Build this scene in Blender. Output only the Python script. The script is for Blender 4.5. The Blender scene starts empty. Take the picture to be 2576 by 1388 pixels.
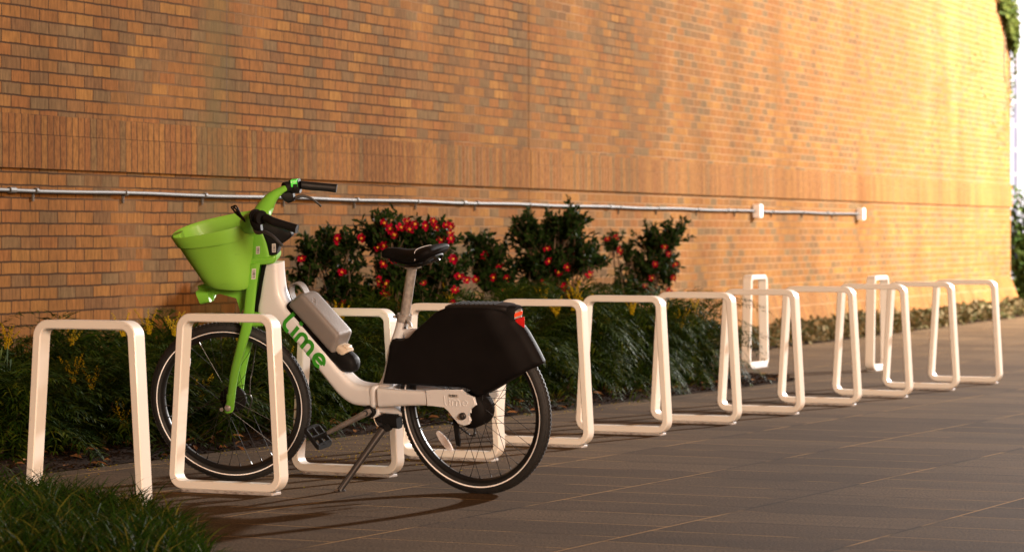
import bpy, bmesh, math, random
import numpy as np
from mathutils import Vector, Matrix, noise
from mathutils.geometry import delaunay_2d_cdt
random.seed(7)
rnd = random.random; uni = random.uniform; R = math.radians
SC = bpy.context.scene; COL = SC.collection

# ------------------------------------------------------------------ camera, sky, sun, exposure
CAMH = 1.03; FPX = 7600.0; PW = 2576.0; HOR = 587.5; CXP = 1288.0   # the photo measured at 2576 px wide
cd = bpy.data.cameras.new('camera'); cam = bpy.data.objects.new('camera', cd); COL.objects.link(cam)
cam.location = (0, 0, CAMH); cam.rotation_euler = (R(90), 0, 0)
cd.sensor_width = 36; cd.lens = 36*FPX/PW; cd.clip_end = 500; cd.shift_y = (HOR-694.0)/PW
cd.dof.use_dof = True; cd.dof.focus_distance = 12.3; cd.dof.aperture_fstop = 5.0
SC.camera = cam
SC.render.engine = 'CYCLES'; SC.render.resolution_x = 1024; SC.render.resolution_y = 551
SUN_AZ = Vector((.47, -.883)); SUN_EL = R(11)
w = bpy.data.worlds.new('World'); SC.world = w; w.use_nodes = True
wn = w.node_tree.nodes; wl = w.node_tree.links
bg = wn['Background']; sk = wn.new('ShaderNodeTexSky'); sk.sky_type = 'NISHITA'; sk.sun_disc = False
sk.sun_elevation = R(6); sk.sun_rotation = math.atan2(SUN_AZ.x, SUN_AZ.y); sk.dust_density = 4; sk.ozone_density = .3
mx = wn.new('ShaderNodeMix'); mx.data_type = 'RGBA'; mx.blend_type = 'MULTIPLY'; mx.inputs[0].default_value = 1
mx.inputs[7].default_value = (1.0, .52, .36, 1)
wl.new(sk.outputs[0], mx.inputs[6]); wl.new(mx.outputs[2], bg.inputs[0]); bg.inputs[1].default_value = .13
sd = bpy.data.lights.new('sun', 'SUN'); sun = bpy.data.objects.new('sun', sd); COL.objects.link(sun)
sd.energy = 3.0; sd.angle = R(17); sd.color = (1, .85, .66)
sv = Vector((SUN_AZ.x*math.cos(SUN_EL), SUN_AZ.y*math.cos(SUN_EL), math.sin(SUN_EL)))
sun.rotation_euler = sv.to_track_quat('Z', 'Y').to_euler(); sun.location = (20, -10, 12)
# the lamp that washes the far end of the wall
pd = bpy.data.lights.new('street_lamp_light', 'POINT'); pl = bpy.data.objects.new('street_lamp_light', pd); COL.objects.link(pl)
pl.location = (16.6, 37.0, 8.6); pd.energy = 80000; pd.color = (1, .95, .92); pd.shadow_soft_size = .35
SC.view_settings.view_transform = 'Standard'; SC.view_settings.look = 'None'
SC.view_settings.exposure = 0; SC.view_settings.gamma = 1

# ------------------------------------------------------------------ materials
def mat(name, col, rough=.6, metal=0, var=.0, scale=30, bump=0, bscale=200, emis=None, spec=.5, coat=0, trans=0, col2=None, vscale2=None):
    m = bpy.data.materials.new(name); m.use_nodes = True; n = m.node_tree.nodes; l = m.node_tree.links
    b = n['Principled BSDF']; b.inputs['Base Color'].default_value = (*col, 1)
    b.inputs['Roughness'].default_value = rough; b.inputs['Metallic'].default_value = metal
    b.inputs['Specular IOR Level'].default_value = spec; b.inputs['Coat Weight'].default_value = coat
    tc = n.new('ShaderNodeTexCoord')
    if var or col2:
        ns = n.new('ShaderNodeTexNoise'); ns.inputs['Scale'].default_value = scale; ns.inputs['Detail'].default_value = 6
        l.new(tc.outputs['Object'], ns.inputs[0])
        rp = n.new('ShaderNodeValToRGB'); rp.color_ramp.elements[0].position = .3; rp.color_ramp.elements[1].position = .7
        c2 = col2 if col2 else tuple(min(1, c*(1+var)) for c in col)
        c1 = col if col2 else tuple(c*(1-var) for c in col)
        rp.color_ramp.elements[0].color = (*c1, 1); rp.color_ramp.elements[1].color = (*c2, 1)
        l.new(ns.outputs[0], rp.inputs[0]); l.new(rp.outputs[0], b.inputs['Base Color'])
    if bump:
        nb = n.new('ShaderNodeTexNoise'); nb.inputs['Scale'].default_value = bscale; nb.inputs['Detail'].default_value = 3
        l.new(tc.outputs['Object'], nb.inputs[0])
        bp = n.new('ShaderNodeBump'); bp.inputs['Strength'].default_value = bump; bp.inputs['Distance'].default_value = .002
        l.new(nb.outputs[0], bp.inputs['Height']); l.new(bp.outputs[0], b.inputs['Normal'])
    if emis:
        b.inputs['Emission Color'].default_value = (*emis[0], 1); b.inputs['Emission Strength'].default_value = emis[1]
    return m

def leafmat(name, cols, rough=.45, trans=.25):
    m = bpy.data.materials.new(name); m.use_nodes = True; n = m.node_tree.nodes; l = m.node_tree.links
    b = n['Principled BSDF']; b.inputs['Roughness'].default_value = rough; b.inputs['Specular IOR Level'].default_value = .015
    g = n.new('ShaderNodeNewGeometry'); rp = n.new('ShaderNodeValToRGB')
    e = rp.color_ramp.elements
    while len(e) < len(cols): e.new(.5)
    for i, c in enumerate(cols): e[i].position = i/(len(cols)-1); e[i].color = (*c, 1)
    l.new(g.outputs['Random Per Island'], rp.inputs[0]); l.new(rp.outputs[0], b.inputs['Base Color'])
    t = n.new('ShaderNodeBsdfTranslucent'); l.new(rp.outputs[0], t.inputs[0])
    ms = n.new('ShaderNodeMixShader'); ms.inputs[0].default_value = trans
    l.new(b.outputs[0], ms.inputs[1]); l.new(t.outputs[0], ms.inputs[2])
    l.new(ms.outputs[0], n['Material Output'].inputs[0])
    return m

def worn(name, col, dirt, amt=.58, scale=9, rough=.35, coat=.2, bump=.0):
    """paint with scattered scuffs of dirt colour"""
    m = bpy.data.materials.new(name); m.use_nodes = True; n = m.node_tree.nodes; l = m.node_tree.links
    b = n['Principled BSDF']; b.inputs['Roughness'].default_value = rough; b.inputs['Coat Weight'].default_value = coat
    tc = n.new('ShaderNodeTexCoord')
    a = n.new('ShaderNodeTexNoise'); a.inputs['Scale'].default_value = scale; a.inputs['Detail'].default_value = 8; a.inputs['Roughness'].default_value = .75
    mp = n.new('ShaderNodeMapping'); mp.inputs['Scale'].default_value = (1, 1, 3); l.new(tc.outputs['Object'], mp.inputs[0]); l.new(mp.outputs[0], a.inputs[0])
    rp = n.new('ShaderNodeValToRGB'); e = rp.color_ramp.elements
    e[0].position = amt; e[0].color = (0, 0, 0, 1); e[1].position = amt+.16; e[1].color = (1, 1, 1, 1)
    l.new(a.outputs[0], rp.inputs[0])
    a2 = n.new('ShaderNodeTexNoise'); a2.inputs['Scale'].default_value = 3; a2.inputs['Detail'].default_value = 5; l.new(tc.outputs['Object'], a2.inputs[0])
    mm = n.new('ShaderNodeMix'); mm.data_type = 'RGBA'; mm.inputs[6].default_value = (*col, 1); mm.inputs[7].default_value = (*[c*.8 for c in col], 1)
    l.new(a2.outputs[0], mm.inputs[0])
    m2 = n.new('ShaderNodeMix'); m2.data_type = 'RGBA'; m2.inputs[7].default_value = (*dirt, 1)
    l.new(rp.outputs[0], m2.inputs[0]); l.new(mm.outputs[2], m2.inputs[6]); l.new(m2.outputs[2], b.inputs['Base Color'])
    if bump:
        nb = n.new('ShaderNodeTexNoise'); nb.inputs['Scale'].default_value = 350; l.new(tc.outputs['Object'], nb.inputs[0])
        bp = n.new('ShaderNodeBump'); bp.inputs['Strength'].default_value = bump; bp.inputs['Distance'].default_value = .001
        l.new(nb.outputs[0], bp.inputs['Height']); l.new(bp.outputs[0], b.inputs['Normal'])
    return m

M = {}
M['rack'] = worn('rack_white_paint', (.80, .775, .71), (.42, .36, .30), .62, 6, .38, .15)
M['rackplate'] = worn('rack_base_plate', (.42, .40, .38), (.08, .06, .05), .5, 25, .6, 0)
M['white'] = worn('bike_white_paint', (.80, .82, .84), (.30, .25, .22), .63, 14, .33, .3, .15)
M['green'] = worn('bike_green_paint', (.17, .48, .04), (.05, .13, .02), .62, 12, .38, .25, .15)
M['greenplastic'] = worn('basket_green_plastic', (.22, .52, .05), (.08, .20, .03), .62, 8, .5, .05, .5)
M['logo'] = mat('green_decal', (.035, .30, .015), .4, var=.1)
M['black'] = mat('black_plastic', (.008, .008, .008), .6, var=.3, scale=12, bump=.25, bscale=400, spec=.12)
M['panel'] = mat('black_panel_plastic', (.007, .006, .006), .65, var=.3, scale=6, bump=.2, bscale=600, spec=.10)
M['lid'] = worn('scuffed_black_lid', (.008, .007, .007), (.20, .17, .14), .66, 40, .55, 0)
M['rubber'] = mat('tyre_rubber', (.012, .012, .012), .7, var=.3, scale=40, bump=.6, bscale=260)
M['rim'] = mat('rim_black_metal', (.010, .010, .010), .42, .2, var=.2)
M['spoke'] = mat('spoke_steel', (.05, .05, .05), .35, .8, var=.2)
M['stripe'] = mat('reflective_stripe', (.95, .95, .95), .3, 0, var=.03)
M['grey'] = worn('battery_grey_plastic', (.20, .185, .175), (.2, .17, .15), .68, 12, .55, 0, .9)
M['beige'] = mat('latch_beige', (.55, .48, .38), .4, var=.1)
M['steel'] = mat('scuffed_aluminium', (.34, .32, .30), .42, .35, var=.3, scale=60, bump=.2)
M['crank'] = mat('crank_grey_metal', (.22, .20, .19), .45, .3, var=.2, scale=40)
M['dark'] = worn('dark_metal', (.03, .028, .028), (.35, .30, .24), .70, 30, .35, .2)
M['redlens'] = mat('red_lens', (.45, .01, .01), .12, var=.2, scale=200, coat=.8)
M['orangelens'] = mat('tail_lamp_lens', (.85, .09, .03), .2, var=.2, scale=300, coat=.5)
M['sticker'] = mat('sticker_paper', (.62, .60, .58), .6, var=.05)
M['ink'] = mat('barcode_ink', (.02, .02, .02), .6, var=.1)
M['clear'] = mat('clear_reflector', (.85, .85, .88), .45, 0, var=.15, scale=220)
M['cyan'] = mat('cyan_screen_glow', (0, .5, .45), .4, emis=((.0, .8, .72), 1.6), var=.05)
M['golabel'] = mat('green_button_label', (.08, .75, .08), .4, var=.05)
M['whitemark'] = mat('white_print', (.8, .8, .8), .5, var=.03)
M['grip'] = mat('rubber_grip', (.006, .006, .006), .55, var=.2, bump=.3, bscale=500, spec=.3)
M['conduit'] = mat('galvanised_conduit', (.060, .055, .045), .65, .0, var=.25, scale=9, bump=.2)
M['box'] = mat('junction_box_white', (.75, .75, .75), .5, var=.05)
M['bark'] = mat('stem_bark', (.12, .08, .05), .9, var=.3, scale=60, bump=.6)
M['camellia'] = leafmat('camellia_leaf', [(.005, .011, .003), (.010, .022, .005), (.020, .040, .009), (.012, .026, .006)], .42, .12)
M['petal'] = leafmat('red_petal', [(.15, .001, .008), (.26, .002, .016), (.36, .004, .028)], .7, .15)
M['stamen'] = mat('yellow_stamens', (.75, .38, .03), .7, var=.2, scale=300)
M['mahonia'] = leafmat('mahonia_leaf', [(.006, .015, .002), (.013, .030, .003), (.032, .055, .005), (.009, .022, .003), (.070, .085, .008)], .55, .12)
M['yellowfl'] = leafmat('yellow_flower', [(.40, .27, .01), (.52, .36, .015), (.26, .24, .01)], .7, .2)
M['grass'] = leafmat('grass_blade', [(.006, .017, .002), (.014, .036, .004), (.026, .054, .006), (.010, .026, .003), (.12, .11, .018)], .55, .15)
M['dryleaf'] = leafmat('dry_leaf', [(.22, .09, .03), (.30, .15, .06), (.16, .08, .035)], .8, .15)
M['orangeleaf'] = leafmat('orange_leaf', [(.42, .13, .03), (.50, .17, .04), (.36, .10, .03)], .75, .3)
M['ivy'] = leafmat('dry_groundcover_leaf', [(.08, .055, .02), (.05, .055, .018), (.17, .12, .06), (.035, .04, .015), (.26, .20, .11)], .7, .1)
M['vine'] = leafmat('vine_leaf', [(.045, .065, .012), (.08, .09, .018), (.03, .045, .010)], .5, .3)
M['mulchchip'] = leafmat('mulch_chips', [(.012, .007, .004), (.022, .013, .007), (.06, .032, .014), (.015, .009, .005), (.01, .006, .004)], .9, .0)
M['winframe'] = mat('white_window_frame', (.26, .26, .29), .5, var=.03)
M['band_white'] = mat('glowing_white_band', (.1, .1, .1), .5, emis=((.93, .92, 1.0), .85), var=.02)  # white frame bands: the light falling on them is put into emission
M['pane_lav'] = mat('lit_window_lavender', (.06, .06, .08), .3, emis=((.50, .48, .68), .6), var=.02)

def brickmat(name, bw, bh, offset, soldier=False, zoff=0.0):
    m = bpy.data.materials.new(name); m.use_nodes = True; n = m.node_tree.nodes; l = m.node_tree.links
    b = n['Principled BSDF']; b.inputs['Roughness'].default_value = .95; b.inputs['Specular IOR Level'].default_value = .04
    tc = n.new('ShaderNodeTexCoord'); sx = n.new('ShaderNodeSeparateXYZ'); l.new(tc.outputs['Object'], sx.inputs[0])
    cb = n.new('ShaderNodeCombineXYZ'); l.new(sx.outputs[0], cb.inputs[0]); l.new(sx.outputs[2], cb.inputs[1])
    # slight waviness of courses
    ns = n.new('ShaderNodeTexNoise'); ns.inputs['Scale'].default_value = 5; ns.inputs['Detail'].default_value = 3; l.new(tc.outputs['Object'], ns.inputs[0])
    vs = n.new('ShaderNodeVectorMath'); vs.operation = 'SUBTRACT'; vs.inputs[1].default_value = (.5, .5, .5); l.new(ns.outputs[1], vs.inputs[0])
    sc = n.new('ShaderNodeVectorMath'); sc.operation = 'SCALE'; sc.inputs[3].default_value = .010; l.new(vs.outputs[0], sc.inputs[0])
    ns2 = n.new('ShaderNodeTexNoise'); ns2.inputs['Scale'].default_value = 60; ns2.inputs['Detail'].default_value = 2; l.new(tc.outputs['Object'], ns2.inputs[0])
    vs2 = n.new('ShaderNodeVectorMath'); vs2.operation = 'SUBTRACT'; vs2.inputs[1].default_value = (.5, .5, .5); l.new(ns2.outputs[1], vs2.inputs[0])
    sc2 = n.new('ShaderNodeVectorMath'); sc2.operation = 'SCALE'; sc2.inputs[3].default_value = .006; l.new(vs2.outputs[0], sc2.inputs[0])
    ad0 = n.new('ShaderNodeVectorMath'); l.new(sc.outputs[0], ad0.inputs[0]); l.new(sc2.outputs[0], ad0.inputs[1])
    ad = n.new('ShaderNodeVectorMath'); zo = n.new('ShaderNodeVectorMath'); zo.inputs[1].default_value = (40*bw, 20*bh-zoff, 0); l.new(cb.outputs[0], zo.inputs[0]); l.new(zo.outputs[0], ad.inputs[0]); l.new(ad0.outputs[0], ad.inputs[1])
    br = n.new('ShaderNodeTexBrick'); br.offset = offset; br.inputs['Scale'].default_value = 1
    br.inputs['Color1'].default_value = (0, 0, 0, 1); br.inputs['Color2'].default_value = (1, 1, 1, 1); br.inputs['Mortar'].default_value = (.5, .5, .5, 1)
    br.inputs['Mortar Size'].default_value = .0052; br.inputs['Mortar Smooth'].default_value = .35; br.inputs['Bias'].default_value = 0
    br.inputs['Brick Width'].default_value = bw; br.inputs['Row Height'].default_value = bh
    l.new(ad.outputs[0], br.inputs[0])
    rp = n.new('ShaderNodeValToRGB'); e = rp.color_ramp.elements
    pal = [(0, (.27, .125, .07)), (.10, (.26, .145, .09)), (.19, (.36, .145, .06)), (.40, (.39, .165, .065)), (.58, (.37, .14, .06)), (.72, (.45, .20, .075)), (.80, (.33, .145, .07)), (.94, (.27, .155, .10))]
    if soldier: pal = [(0, (.31, .12, .05)), (.3, (.36, .145, .06)), (.6, (.42, .18, .07)), (.8, (.33, .125, .055)), (.93, (.29, .15, .08))]
    while len(e) < len(pal): e.new(.5)
    for i, (p, c) in enumerate(pal): e[i].position = p; e[i].color = (c[0]*.455, c[1]*(.475+.05*c[0]), c[2]*.33, 1)
    l.new(br.outputs[0], rp.inputs[0])
    # brick face grain: vertical wire-cut streaks
    mp = n.new('ShaderNodeMapping'); mp.inputs['Scale'].default_value = (48, 48, 20 if soldier else 8); l.new(tc.outputs['Object'], mp.inputs[0])
    g = n.new('ShaderNodeTexNoise'); g.inputs['Scale'].default_value = 1; g.inputs['Detail'].default_value = 5; g.inputs['Roughness'].default_value = .7; l.new(mp.outputs[0], g.inputs[0])
    gr = n.new('ShaderNodeMapRange'); gr.inputs[1].default_value = .3; gr.inputs[2].default_value = .7; gr.inputs[3].default_value = .55; gr.inputs[4].default_value = 1.35; l.new(g.outputs[0], gr.inputs[0])
    mg = n.new('ShaderNodeMix'); mg.data_type = 'RGBA'; mg.blend_type = 'MULTIPLY'; mg.inputs[0].default_value = 1
    l.new(rp.outputs[0], mg.inputs[6]); l.new(gr.outputs[0], mg.inputs[7])
    # mortar
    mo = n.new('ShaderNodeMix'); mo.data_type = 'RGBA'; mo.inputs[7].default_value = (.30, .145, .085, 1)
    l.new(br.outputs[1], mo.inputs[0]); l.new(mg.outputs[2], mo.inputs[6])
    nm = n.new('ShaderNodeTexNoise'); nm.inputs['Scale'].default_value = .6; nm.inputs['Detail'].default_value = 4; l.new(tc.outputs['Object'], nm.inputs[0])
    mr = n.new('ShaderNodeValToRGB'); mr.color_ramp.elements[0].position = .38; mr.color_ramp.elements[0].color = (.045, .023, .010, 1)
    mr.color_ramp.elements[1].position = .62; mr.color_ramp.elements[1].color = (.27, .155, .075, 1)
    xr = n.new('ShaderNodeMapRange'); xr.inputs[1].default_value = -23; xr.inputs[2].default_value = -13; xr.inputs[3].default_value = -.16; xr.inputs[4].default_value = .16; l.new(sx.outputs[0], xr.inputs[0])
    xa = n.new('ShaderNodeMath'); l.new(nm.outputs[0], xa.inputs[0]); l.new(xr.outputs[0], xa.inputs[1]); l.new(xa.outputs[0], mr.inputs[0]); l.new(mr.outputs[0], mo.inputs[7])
    # weathering: broad patches, drip stains
    wmp = n.new('ShaderNodeMapping'); wmp.inputs['Scale'].default_value = (1.3, 1, .35); l.new(tc.outputs['Object'], wmp.inputs[0])
    wn_ = n.new('ShaderNodeTexNoise'); wn_.inputs['Scale'].default_value = 1.2; wn_.inputs['Detail'].default_value = 6; l.new(wmp.outputs[0], wn_.inputs[0])
    wr = n.new('ShaderNodeMapRange'); wr.inputs[1].default_value = .35; wr.inputs[2].default_value = .65; wr.inputs[3].default_value = .84; wr.inputs[4].default_value = 1.08; l.new(wn_.outputs[0], wr.inputs[0])
    mw = n.new('ShaderNodeMix'); mw.data_type = 'RGBA'; mw.blend_type = 'MULTIPLY'; mw.inputs[0].default_value = 1
    l.new(mo.outputs[2], mw.inputs[6]); l.new(wr.outputs[0], mw.inputs[7])
    # one damp mossy streak running down the wall (local x about -23.4)
    sb = n.new('ShaderNodeMath'); sb.operation = 'SUBTRACT'; sb.inputs[1].default_value = -23.4; l.new(sx.outputs[0], sb.inputs[0])
    na = n.new('ShaderNodeTexNoise'); na.inputs['Scale'].default_value = 4; l.new(tc.outputs['Object'], na.inputs[0])
    nb = n.new('ShaderNodeMath'); nb.operation = 'MULTIPLY_ADD'; nb.inputs[1].default_value = .5; nb.inputs[2].default_value = -.25; l.new(na.outputs[0], nb.inputs[0])
    sm = n.new('ShaderNodeMath'); l.new(sb.outputs[0], sm.inputs[0]); l.new(nb.outputs[0], sm.inputs[1])
    ab = n.new('ShaderNodeMath'); ab.operation = 'ABSOLUTE'; l.new(sm.outputs[0], ab.inputs[0])
    st = n.new('ShaderNodeMapRange'); st.inputs[1].default_value = .05; st.inputs[2].default_value = .30; st.inputs[3].default_value = .55; st.inputs[4].default_value = 0; l.new(ab.outputs[0], st.inputs[0])
    ms = n.new('ShaderNodeMix'); ms.data_type = 'RGBA'; ms.inputs[7].default_value = (.085, .065, .025, 1); l.new(st.outputs[0], ms.inputs[0]); l.new(mw.outputs[2], ms.inputs[6])
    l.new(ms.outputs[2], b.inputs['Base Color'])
    # relief
    iv = n.new('ShaderNodeMath'); iv.operation = 'MULTIPLY_ADD'; iv.inputs[1].default_value = -1; iv.inputs[2].default_value = 1; l.new(br.outputs[1], iv.inputs[0])
    h1 = n.new('ShaderNodeMath'); h1.operation = 'MULTIPLY_ADD'; h1.inputs[1].default_value = .35; l.new(g.outputs[0], h1.inputs[0]); l.new(iv.outputs[0], h1.inputs[2])
    h2 = n.new('ShaderNodeMath'); h2.operation = 'MULTIPLY_ADD'; h2.inputs[1].default_value = .5; l.new(br.outputs[0], h2.inputs[0]); l.new(h1.outputs[0], h2.inputs[2])
    bp = n.new('ShaderNodeBump'); bp.inputs['Strength'].default_value = .9; bp.inputs['Distance'].default_value = .006
    l.new(h2.outputs[0], bp.inputs['Height']); l.new(bp.outputs[0], b.inputs['Normal'])
    return m

ROWD = Vector((.439, .898)); ROWD.normalize(); ROWN = Vector((ROWD.y, -ROWD.x))   # paving row direction and its right normal
def pavemat():
    m = bpy.data.materials.new('stone_paving'); m.use_nodes = True; n = m.node_tree.nodes; l = m.node_tree.links
    b = n['Principled BSDF']; b.inputs['Roughness'].default_value = .9; b.inputs['Specular IOR Level'].default_value = .03
    tc = n.new('ShaderNodeTexCoord'); mp = n.new('ShaderNodeMapping'); mp.vector_type = 'POINT'
    mp.inputs['Rotation'].default_value = (0, 0, -math.atan2(ROWD.y, ROWD.x)); l.new(tc.outputs['Object'], mp.inputs[0])
    # after rotation: x = along the row, y = -(to the right)
    of = n.new('ShaderNodeVectorMath'); of.inputs[1].default_value = (.13+20, -3.382+.795*20, 0); l.new(mp.outputs[0], of.inputs[0])
    br = n.new('ShaderNodeTexBrick'); br.offset = .38; br.offset_frequency = 2; br.inputs['Scale'].default_value = 1
    br.inputs['Color1'].default_value = (0, 0, 0, 1); br.inputs['Color2'].default_value = (1, 1, 1, 1); br.inputs['Mortar'].default_value = (.5, .5, .5, 1)
    br.inputs['Mortar Size'].default_value = .0048; br.inputs['Mortar Smooth'].default_value = .2
    br.inputs['Brick Width'].default_value = .41; br.inputs['Row Height'].default_value = .795; l.new(of.outputs[0], br.inputs[0])
    rp = n.new('ShaderNodeValToRGB'); e = rp.color_ramp.elements; e[0].color = (.068, .042, .022, 1); e[1].color = (.104, .067, .036, 1); l.new(br.outputs[0], rp.inputs[0])
    sp = n.new('ShaderNodeTexNoise'); sp.inputs['Scale'].default_value = 100; sp.inputs['Detail'].default_value = 3; l.new(tc.outputs['Object'], sp.inputs[0])
    sr = n.new('ShaderNodeMapRange'); sr.inputs[1].default_value = .35; sr.inputs[2].default_value = .65; sr.inputs[3].default_value = .5; sr.inputs[4].default_value = 1.45; l.new(sp.outputs[0], sr.inputs[0])
    m1 = n.new('ShaderNodeMix'); m1.data_type = 'RGBA'; m1.blend_type = 'MULTIPLY'; m1.inputs[0].default_value = 1; l.new(rp.outputs[0], m1.inputs[6]); l.new(sr.outputs[0], m1.inputs[7])
    # dark noise streaks stretched across the pavers and soft traffic patches
    m4 = n.new('ShaderNodeMapping'); m4.inputs['Scale'].default_value = (9, .45, 1); l.new(mp.outputs[0], m4.inputs[0])
    s4 = n.new('ShaderNodeTexNoise'); s4.inputs['Scale'].default_value = 1; s4.inputs['Detail'].default_value = 4; l.new(m4.outputs[0], s4.inputs[0])
    r4 = n.new('ShaderNodeMapRange'); r4.inputs[1].default_value = .35; r4.inputs[2].default_value = .6; r4.inputs[3].default_value = .87; r4.inputs[4].default_value = 1.04; l.new(s4.outputs[0], r4.inputs[0])
    m5 = n.new('ShaderNodeMix'); m5.data_type = 'RGBA'; m5.blend_type = 'MULTIPLY'; m5.inputs[0].default_value = 1; l.new(m1.outputs[2], m5.inputs[6]); l.new(r4.outputs[0], m5.inputs[7])
    s6 = n.new('ShaderNodeTexNoise'); s6.inputs['Scale'].default_value = 1.1; s6.inputs['Detail'].default_value = 5; l.new(tc.outputs['Object'], s6.inputs[0])
    r6 = n.new('ShaderNodeMapRange'); r6.inputs[1].default_value = .3; r6.inputs[2].default_value = .7; r6.inputs[3].default_value = .8; r6.inputs[4].default_value = 1.15; l.new(s6.outputs[0], r6.inputs[0])
    m6 = n.new('ShaderNodeMix'); m6.data_type = 'RGBA'; m6.blend_type = 'MULTIPLY'; m6.inputs[0].default_value = 1; l.new(m5.outputs[2], m6.inputs[6]); l.new(r6.outputs[0], m6.inputs[7])
    b2 = n.new('ShaderNodeTexBrick'); b2.offset = .38; b2.inputs['Scale'].default_value = 1; b2.inputs['Mortar Size'].default_value = .035; b2.inputs['Mortar Smooth'].default_value = 1
    b2.inputs['Brick Width'].default_value = .41; b2.inputs['Row Height'].default_value = .795; l.new(of.outputs[0], b2.inputs[0])
    s8 = n.new('ShaderNodeTexNoise'); s8.inputs['Scale'].default_value = 2.2; s8.inputs['Detail'].default_value = 4; l.new(tc.outputs['Object'], s8.inputs[0])
    r8 = n.new('ShaderNodeMapRange'); r8.inputs[1].default_value = .45; r8.inputs[2].default_value = .65; r8.inputs[3].default_value = 0; r8.inputs[4].default_value = .6; l.new(s8.outputs[0], r8.inputs[0])
    x8 = n.new('ShaderNodeMath'); x8.operation = 'MULTIPLY'; l.new(r8.outputs[0], x8.inputs[0]); l.new(b2.outputs[1], x8.inputs[1])
    m8 = n.new('ShaderNodeMix'); m8.data_type = 'RGBA'; m8.inputs[7].default_value = (.022, .014, .008, 1); l.new(x8.outputs[0], m8.inputs[0]); l.new(m6.outputs[2], m8.inputs[6]); m6 = m8
    # joints: pale sand in some, dark in others
    jn = n.new('ShaderNodeTexNoise'); jn.inputs['Scale'].default_value = 1.3; jn.inputs['Detail'].default_value = 3; l.new(tc.outputs['Object'], jn.inputs[0])
    jr = n.new('ShaderNodeValToRGB'); jr.color_ramp.elements[0].position = .44; jr.color_ramp.elements[0].color = (.028, .018, .010, 1); jr.color_ramp.elements[1].position = .52; jr.color_ramp.elements[1].color = (.36, .21, .08, 1); l.new(jn.outputs[0], jr.inputs[0])
    m7 = n.new('ShaderNodeMix'); m7.data_type = 'RGBA'; l.new(br.outputs[1], m7.inputs[0]); l.new(m6.outputs[2], m7.inputs[6]); l.new(jr.outputs[0], m7.inputs[7])
    l.new(m7.outputs[2], b.inputs['Base Color'])
    iv = n.new('ShaderNodeMath'); iv.operation = 'MULTIPLY_ADD'; iv.inputs[1].default_value = -1.5; l.new(br.outputs[1], iv.inputs[0]); l.new(sp.outputs[0], iv.inputs[2])
    bp = n.new('ShaderNodeBump'); bp.inputs['Strength'].default_value = .8; bp.inputs['Distance'].default_value = .003; l.new(iv.outputs[0], bp.inputs['Height']); l.new(bp.outputs[0], b.inputs['Normal'])
    return m
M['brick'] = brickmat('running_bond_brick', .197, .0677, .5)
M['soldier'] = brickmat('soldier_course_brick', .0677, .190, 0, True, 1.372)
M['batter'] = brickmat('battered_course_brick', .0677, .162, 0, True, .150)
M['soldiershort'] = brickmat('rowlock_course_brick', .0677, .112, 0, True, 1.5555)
M['pave'] = pavemat()
M['soil'] = mat('soil', (.012, .007, .004), .95, col2=(.028, .016, .009), scale=25, bump=1, bscale=60, spec=0.02)
M['joint'] = mat('joint_sealant', (.05, .03, .02), .9, var=.3)

# ------------------------------------------------------------------ mesh helpers
def obj(name, bm, m, parent=None, smooth=True, mats=None, sharp=35):
    me = bpy.data.meshes.new(name)
    bmesh.ops.recalc_face_normals(bm, faces=bm.faces[:]) if len(bm.faces) < 30000 else None
    bm.to_mesh(me); bm.free()
    for mm in (mats or [m]): me.materials.append(mm)
    if smooth:
        me.polygons.foreach_set('use_smooth', [True]*len(me.polygons))
        try: me.set_sharp_from_angle(angle=R(sharp))
        except Exception: pass
    o = bpy.data.objects.new(name, me); COL.objects.link(o); o.parent = parent
    return o
def raw(name, V, Fc, m, parent=None, smooth=False, mats=None, mi=None):
    me = bpy.data.meshes.new(name); me.from_pydata(V, [], Fc)
    for mm in (mats or [m]): me.materials.append(mm)
    if mi: me.polygons.foreach_set('material_index', mi)
    if smooth: me.polygons.foreach_set('use_smooth', [True]*len(me.polygons))
    o = bpy.data.objects.new(name, me); COL.objects.link(o); o.parent = parent
    return o
def tag(o, label=None, cat=None, group=None, kind=None):
    if label: o['label'] = label
    if cat: o['category'] = cat
    if group: o['group'] = group
    if kind: o['kind'] = kind
    return o
def empty(name, loc=(0, 0, 0), rz=0):
    o = bpy.data.objects.new(name, None); COL.objects.link(o); o.location = loc; o.rotation_euler = (0, 0, rz); o.empty_display_size = .1
    return o
def copy_tree(o, parent=None):
    c = o.copy(); COL.objects.link(c); c.parent = parent
    for ch in [x for x in bpy.data.objects if x.parent == o]: copy_tree(ch, c)
    return c
def bx(bm, x0, x1, y0, y1, z0, z1, mi=0):
    v = [bm.verts.new(p) for p in ((x0, y0, z0), (x1, y0, z0), (x1, y1, z0), (x0, y1, z0), (x0, y0, z1), (x1, y0, z1), (x1, y1, z1), (x0, y1, z1))]
    fs = [bm.faces.new([v[i] for i in f]) for f in ((0, 3, 2, 1), (4, 5, 6, 7), (0, 1, 5, 4), (1, 2, 6, 5), (2, 3, 7, 6), (3, 0, 4, 7))]
    for f in fs: f.material_index = mi
    return v
def catmull(P, k=6):
    P = [Vector(p) for p in P]; out = []
    for i in range(len(P)-1):
        p0 = P[max(i-1, 0)]; p1 = P[i]; p2 = P[i+1]; p3 = P[min(i+2, len(P)-1)]
        for j in range(k):
            t = j/k
            out.append(.5*((2*p1)+(p2-p0)*t+(2*p0-5*p1+4*p2-p3)*t*t+(3*p1-p0-3*p2+p3)*t**3))
    out.append(P[-1]); return out
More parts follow.
